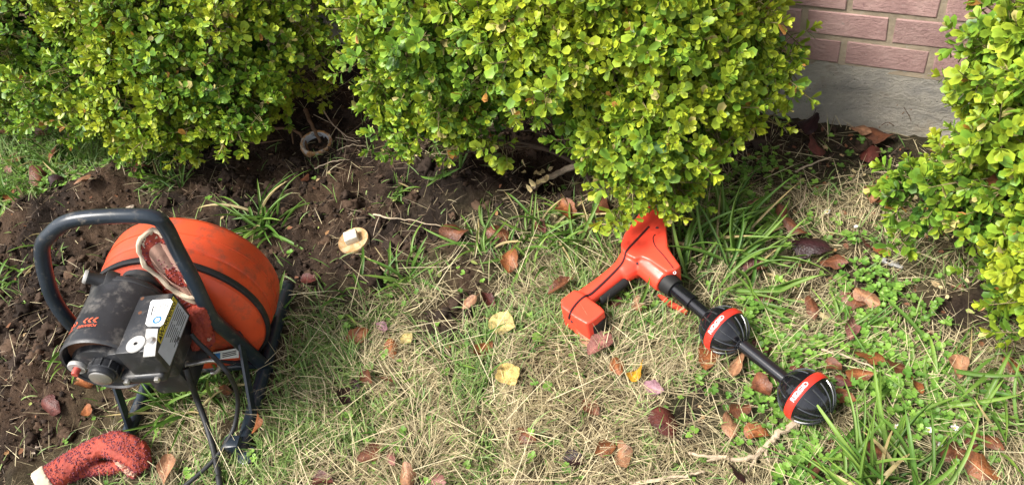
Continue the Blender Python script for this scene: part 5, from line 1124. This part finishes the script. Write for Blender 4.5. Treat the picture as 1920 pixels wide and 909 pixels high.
FL = [  # px, py, size(px), direction(deg, image), colour, lift, label
    (943, 612, 50, 20, 'olive', .022, 'round yellow-green fallen leaf with brown vein in the dry grass'),
    (954, 708, 46, 60, 'yellow', .026, 'bright yellow round fallen leaf in the middle of the straw lawn'),
    (1124, 650, 60, 130, 'pink', .022, 'narrow pinkish fallen leaf below the locator battery box'),
    (1102, 632, 48, 100, 'tan', .018, 'tan folded leaf touching the underside of the locator battery box'),
    (1195, 576, 34, 80, 'tan', .016, 'small tan leaf between the locator handle and red latch'),
    (1052, 540, 52, 150, 'brown', .03, 'curled brown leaf leaning on the upper side of the battery box'),
    (1155, 575, 30, 120, 'red', .014, 'dark red leaf in the grass under the locator handle'),
    (1250, 792, 66, 60, 'red', .018, 'large reddish brown leaf left of the small bare hole in the lawn'),
    (1226, 733, 38, 20, 'mauve', .024, 'mauve pink leaf lying alone below the locator mast'),
    (1193, 705, 44, 110, 'gold', .024, 'thin golden yellow leaf standing in straw near the mauve leaf'),
    (1156, 690, 42, 70, 'orange', .02, 'orange brown leaf in straw left of the golden leaf'),
    (1165, 858, 56, 70, 'tan', .02, 'crumpled tan leaf near the bottom, below the large reddish leaf'),
    (1135, 845, 40, 160, 'orange', .018, 'orange brown leaf pressed against the crumpled tan leaf'),
    (1078, 866, 42, 30, 'dark', .014, 'dark brown leaf half buried in straw near the bottom edge'),
    (985, 818, 46, 20, 'brown', .012, 'dull brown leaf sunk in straw left of the thick straw clump'),
    (1110, 768, 44, 45, 'brown', .012, 'brown leaf hidden beneath the thick straw clump'),
    (765, 897, 52, 80, 'tan', .024, 'light tan leaf cut off by the bottom edge of the picture'),
    (820, 906, 38, 0, 'pink', .02, 'pale pinkish leaf at the bottom edge right of the light tan leaf'),
    (608, 902, 46, 10, 'red', .014, 'dark reddish leaf at the bottom edge right of the machine cord'),
    (698, 856, 50, 150, 'brown', .014, 'brown leaf under a broad grass blade near the bottom'),
    (736, 864, 34, 60, 'pink', .018, 'small pink wrinkled leaf beside the broad grass blade'),
    (736, 656, 40, 80, 'orange', .02, 'orange brown leaf in the straw right of the machine'),
    (718, 620, 32, 20, 'mauve', .016, 'small purple leaf above the orange brown leaf in the straw'),
    (672, 636, 44, 160, 'orange', .012, 'rusty leaf under straw near the right skid of the machine'),
    (692, 712, 38, 30, 'brown', .016, 'brown leaf with green blade across it in mid lawn left'),
    (656, 742, 56, 110, 'dark', .010, 'dark purple brown leaf sunk in grass right of the machine'),
    (730, 716, 30, 0, 'brown', .010, 'small brown leaf in straw between dark leaf and yellow leaf'),
    (905, 656, 46, 140, 'orange', .016, 'orange brown leaf below the round yellow-green leaf'),
    (765, 640, 26, 45, 'olive', .014, 'little yellowish leaf at the edge of the bare soil patch'),
    (917, 568, 40, 30, 'red', .018, 'dark red leaf on the bare patch left of the battery box'),
    (880, 572, 34, 150, 'tan', .016, 'tan leaf on the bare patch next to the dark red leaf'),
    (853, 440, 52, 0, 'brown', .016, 'brown leaf on soil edge right of the round plug'),
    (940, 444, 50, 10, 'brown', .016, 'brown leaf under grass left of the locator head'),
    (957, 494, 46, 110, 'orange', .02, 'narrow orange leaf standing in grass left of the locator'),
    (1062, 400, 50, 70, 'orange', .03, 'orange brown leaf standing upright in grass left of bush tip'),
    (1014, 430, 36, 40, 'red', .016, 'reddish leaf in the grass below the dead branch'),
    (1125, 392, 48, 100, 'brown', .02, 'brown leaf in the shade just left of the bush tip'),
    (1328, 672, 62, 100, 'orange', .014, 'large brown leaf under the upper black ball'),
    (1382, 692, 54, 110, 'tan', .016, 'tan leaf beside the mast between the two balls'),
    (1427, 728, 48, 60, 'brown', .018, 'folded brown leaf left of the lower ball above clover'),
    (1385, 772, 46, 160, 'brown', .018, 'brown leaf above the tan leaf left of the lower ball'),
    (1370, 802, 48, 80, 'tan', .016, 'tan brown leaf right of the small bare hole'),
    (1432, 655, 42, 10, 'red', .010, 'dark red leaf beneath the mast near the upper ball'),
    (1490, 695, 40, 30, 'red', .010, 'dark red leaf touching the top of the lower ball'),
    (1420, 815, 46, 20, 'orange', .012, 'orange leaf under the forked stick'),
    (1384, 888, 56, 90, 'dark', .03, 'glossy dark maroon leaf at the bottom, end of the forked stick'),
    (1526, 884, 40, 80, 'brown', .012, 'brown leaf in clover at the bottom below the lower ball'),
    (1580, 748, 42, 10, 'orange', .012, 'orange brown leaf touching the right side of the lower ball'),
    (1561, 692, 36, 40, 'brown', .016, 'small curled brown leaf up right of the lower ball'),
    (1610, 705, 46, 0, 'orange', .018, 'shiny orange brown leaf among clover right of the lower ball'),
    (1584, 716, 34, 20, 'red', .014, 'reddish leaf tucked below the shiny orange brown leaf'),
    (1630, 671, 54, 20, 'orange', .018, 'broad rusty leaf amid clover, above the shiny orange leaf'),
    (1594, 622, 50, 80, 'pink', .022, 'wrinkled pinkish leaf behind a small grass tuft in clover'),
    (1522, 582, 44, 70, 'brown', .020, 'bent reddish brown leaf in clover right of the upper ball'),
    (1594, 571, 50, 20, 'brown', .016, 'dark brown leaf lying on the bare patch under the right bush'),
    (1626, 563, 50, 30, 'tan', .020, 'tan brown leaf overlapping the dark brown leaf'),
    (1563, 495, 46, 10, 'brown', .018, 'brown leaf lying flat in weeds left of the grey clip'),
    (1655, 474, 34, 20, 'orange', .016, 'orange leaf directly above the grey clip'),
    (1625, 462, 24, 60, 'red', .012, 'tiny dark red leaf left of the orange leaf above the clip'),
    (1522, 460, 66, 10, 'dark', .028, 'glossy dark purple leaf standing in weeds, largest of the dark leaves'),
    (1491, 431, 46, 20, 'brown', .022, 'brown leaf touching the upper left of the glossy purple leaf'),
    (1465, 404, 34, 60, 'brown', .018, 'small rusty leaf right of the bush tip in dry weeds'),
    (1416, 508, 44, 10, 'red', .014, 'dark red leaf in the shade of the tall grass tuft'),
    (1431, 561, 44, 20, 'brown', .012, 'brown leaf under arching grass above the upper ball'),
    (1363, 438, 40, 40, 'brown', .012, 'brown leaf in dry weeds just right of the bush tip'),
    (1411, 386, 28, 150, 'tan', .012, 'small tan leaf on dry weeds under the middle bush'),
    (1515, 240, 52, 120, 'dark', .035, 'almost black leaf against the footing at the middle bush'),
    (1532, 280, 52, 70, 'red', .025, 'deep red leaf in front of the almost black leaf'),
    (1650, 257, 58, 10, 'brown', .025, 'large chestnut leaf leaning on the concrete footing'),
    (1628, 290, 48, 80, 'red', .018, 'deep red-brown leaf on weeds below the chestnut leaf'),
    (1614, 248, 36, 10, 'tan', .02, 'flat tan-brown leaf left of the chestnut leaf at the footing'),
    (1636, 368, 50, 90, 'tan', .024, 'crumpled grey-tan leaf at the left edge of the right bush'),
    (1656, 378, 40, 40, 'orange', .018, 'rusty leaf tucked behind the crumpled grey-tan leaf'),
    (1797, 690, 50, 80, 'tan', .024, 'round tan leaf standing in grass near the right edge'),
    (1717, 730, 40, 60, 'orange', .014, 'orange brown leaf under the flattened grass tuft'),
    (1683, 692, 42, 30, 'brown', .012, 'brown leaf in grass left of the flattened tuft'),
    (1641, 850, 66, 20, 'brown', .014, 'large brown leaf under the big bottom grass tuft'),
    (1785, 852, 50, 0, 'brown', .014, 'brown leaf right of the big bottom grass tuft'),
    (1838, 882, 66, 30, 'orange', .020, 'large crumpled orange brown leaf at the lower right corner'),
    (1850, 828, 58, 40, 'brown', .016, 'brown leaf with dark fold above the lower right corner leaf'),
    (1818, 838, 34, 40, 'red', .012, 'dark red leaf between two brown leaves at lower right'),
    (1900, 690, 40, 30, 'orange', .016, 'orange leaf at the right edge below the right bush'),
    (12, 246, 50, 0, 'brown', .02, 'reddish leaf at the left edge right under the left bush'),
    (95, 293, 46, 10, 'orange', .024, 'orange brown leaf lying on the grass under the left bush'),
    (75, 338, 46, 60, 'brown', .026, 'brown leaf in grass left of the soil mound'),
    (106, 342, 40, 30, 'dark', .02, 'dark leaf between the brown leaf and the soil mound'),
    (156, 338, 34, 140, 'tan', .022, 'light brown leaf at the top left of the soil mound'),
    (183, 365, 34, 60, 'tan', .014, 'tan leaf lying on top of the dark soil mound'),
    (264, 313, 48, 10, 'red', .014, 'dark red leaf under the left bush above the soil mound'),
    (84, 254, 40, 20, 'red', .014, 'dark red leaf in shade at the foot of the left bush'),
    (124, 264, 36, 10, 'brown', .02, 'brown leaf in shade right of the dark red one, left bush'),
    (17, 320, 36, 40, 'pink', .018, 'pinkish leaf in green weeds at the left edge'),
    (30, 304, 38, 60, 'brown', .014, 'dark brown leaf in green weeds at the left edge'),
    (27, 372, 40, 20, 'orange', .016, 'brown leaf in grass just above the soil at the left edge'),
    (428, 233, 30, 60, 'red', .012, 'little red leaf in the shade left of the open pipe'),
    (573, 338, 24, 120, 'brown', .010, 'small brown leaf on bare soil below the open pipe'),
    (582, 530, 40, 30, 'red', .012, 'dark red leaf on black soil right of the orange drum'),
    (482, 800, 44, 80, 'orange', .05, 'orange brown leaf stuck to the right front leg of the machine'),
    (320, 884, 58, 90, 'tan', .018, 'big tan leaf at the bottom between the glove and the cord'),
    (162, 722, 42, 60, 'orange', .016, 'curled orange leaf under the motor front'),
    (168, 776, 34, 80, 'orange', .012, 'small orange leaf above the glove on the ground'),
    (96, 766, 46, 30, 'red', .014, 'narrow reddish leaf on soil left of the glove'),
    (425, 735, 36, 20, 'orange', .02, 'orange leaf in grass between the machine cords'),
    (1880, 346, 60, 5, 'brown', None, 'brown dead leaf caught on top of the right bush'),
]
def img_dir(px, py, deg):
    a = P(px, py); b = P(px + 10 * math.cos(rad(deg)), py + 10 * math.sin(rad(deg))); d = b - a; return math.atan2(d[1], d[0])
for i, (px, py, size, deg, cn, lift, lab) in enumerate(FL):
    r_ = np.random.default_rng(2000 + i)
    if lift is None:
        g = P(px, py, .33)
    else: g = G(px, py, lift)
    _, dep = proj(g[None]); L_ = size / FPX * dep[0]
    o = link('fallen_leaf', FLM[14 + i % 2 if cn in ('yellow', 'olive') else int(r_.integers(0, 14))], None, None); cc = np.array(PAL[cn]) * r_.uniform(.82, 1.2)
    tl = (.30 if lift and lift < .022 else .5) * (.3 if cn in ('yellow', 'olive') else 1); g = g + np.array([0, 0, .011]) if lift else g
    mt_ = Matrix.Rotation(img_dir(px, py, deg), 4, 'Z') @ Matrix.Rotation(r_.normal(0, tl), 4, 'X') @ Matrix.Rotation(r_.normal(0, tl * .6), 4, 'Y')
    if lift is None: mt_ = Matrix.Rotation(img_dir(px, py, deg), 4, 'Z') @ Matrix.Rotation(.7, 4, 'X')
    o.matrix_basis = Matrix.Translation(Vector(g)) @ mt_ @ Matrix.Scale(L_ * 1.08, 4); o.color = (*[float(q) for q in cc], 1); tag(o, lab, 'leaf', 'fallen leaves on the ground')

# ================================================================== DAISIES, CLIP, PEBBLES
def daisy(px, py, size, label, seed):
    g = G(px, py, .02); r_ = np.random.default_rng(seed); root = empty('daisy', tuple(g)); tag(root, label, 'daisy', 'small white daisies')
    _, dep = proj(g[None]); R_ = size / FPX * dep[0] / 2; tl = Matrix.Rotation(r_.normal(0, .3), 4, 'X') @ Matrix.Rotation(r_.normal(0, .3), 4, 'Y')
    n = 13
    for i in range(n):
        a = i * 2 * math.pi / n; V = [(R_ * .25, -R_ * .08, 0), (R_ * .7, -R_ * .16, R_ * .10), (R_, 0, R_ * .06), (R_ * .7, R_ * .16, R_ * .10), (R_ * .25, R_ * .08, 0)]
        part('petal', xf((V, [(0, 1, 2, 3, 4)]), tl @ Matrix.Rotation(a, 4, 'Z') @ Matrix.Rotation(r_.normal(-.15, .15), 4, 'Y')), M['petal'], root, False)
    part('eye', xf(lathe_geo([(0, R_ * .22), (R_ * .18, R_ * .18), (R_ * .30, R_ * .04), (R_ * .28, -.001)], 12, 'z'), tl), M['daisy_eye'], root)
    part('stem', tube_geo([(0, 0, -.001), (.002, .001, -.025)], .0008, 5), M['root'], root)
for i, (px, py, s_, lab) in enumerate([(1551, 398, 15, 'white daisy in weeds near the footing, above the dark purple leaf'), (1790, 802, 17, 'white daisy in grass at lower right, the most open one'), (1742, 805, 15, 'dried cream daisy left of the open white daisy'),
      (1682, 800, 13, 'white daisy above the big bottom grass tuft'), (1764, 833, 14, 'white daisy just below the open one at lower right'), (1605, 425, 9, 'tiny white daisy between the purple leaf and right bush')]): daisy(px, py, s_, lab, 40 + i)
cgp = G(1672, 496, .012); clip = empty('plastic_clip', tuple(cgp), img_dir(1672, 496, 22)); tag(clip, 'small broken grey plastic clip on the ground left of the right bush', 'clip')
part('body', join_geo(box_geo(-.022, .004, -.006, .006, 0, .007, .0015), box_geo(.004, .024, -.004, .004, .001, .006, .001)), M['alu'], clip)
part('slot', box_geo(-.014, -.004, -.0032, .0032, .0065, .0076), M['matte_black'], clip, False)
part('side_tab', box_geo(-.004, .012, .007, .013, .0, .004, .001), M['steel'], clip)
PB = [(244, 391, .012, 'pale pebble on the soil mound behind the handle'), (1905, 714, .012, 'pale pebble at the right edge below the right bush'), (70, 843, .012, 'grey pebble in the soil at lower left')]
for i, (px, py, s_, lab) in enumerate(PB):
    v_, f_ = ico(3, 50 + i, .3); g = G(px, py, .004); o = part('pebble', ([tuple(q * s_ * np.array([1.2, .9, .7])) for q in v_], [tuple(q) for q in f_]), M['stone'], None); o.location = g; tag(o, lab, 'pebble')
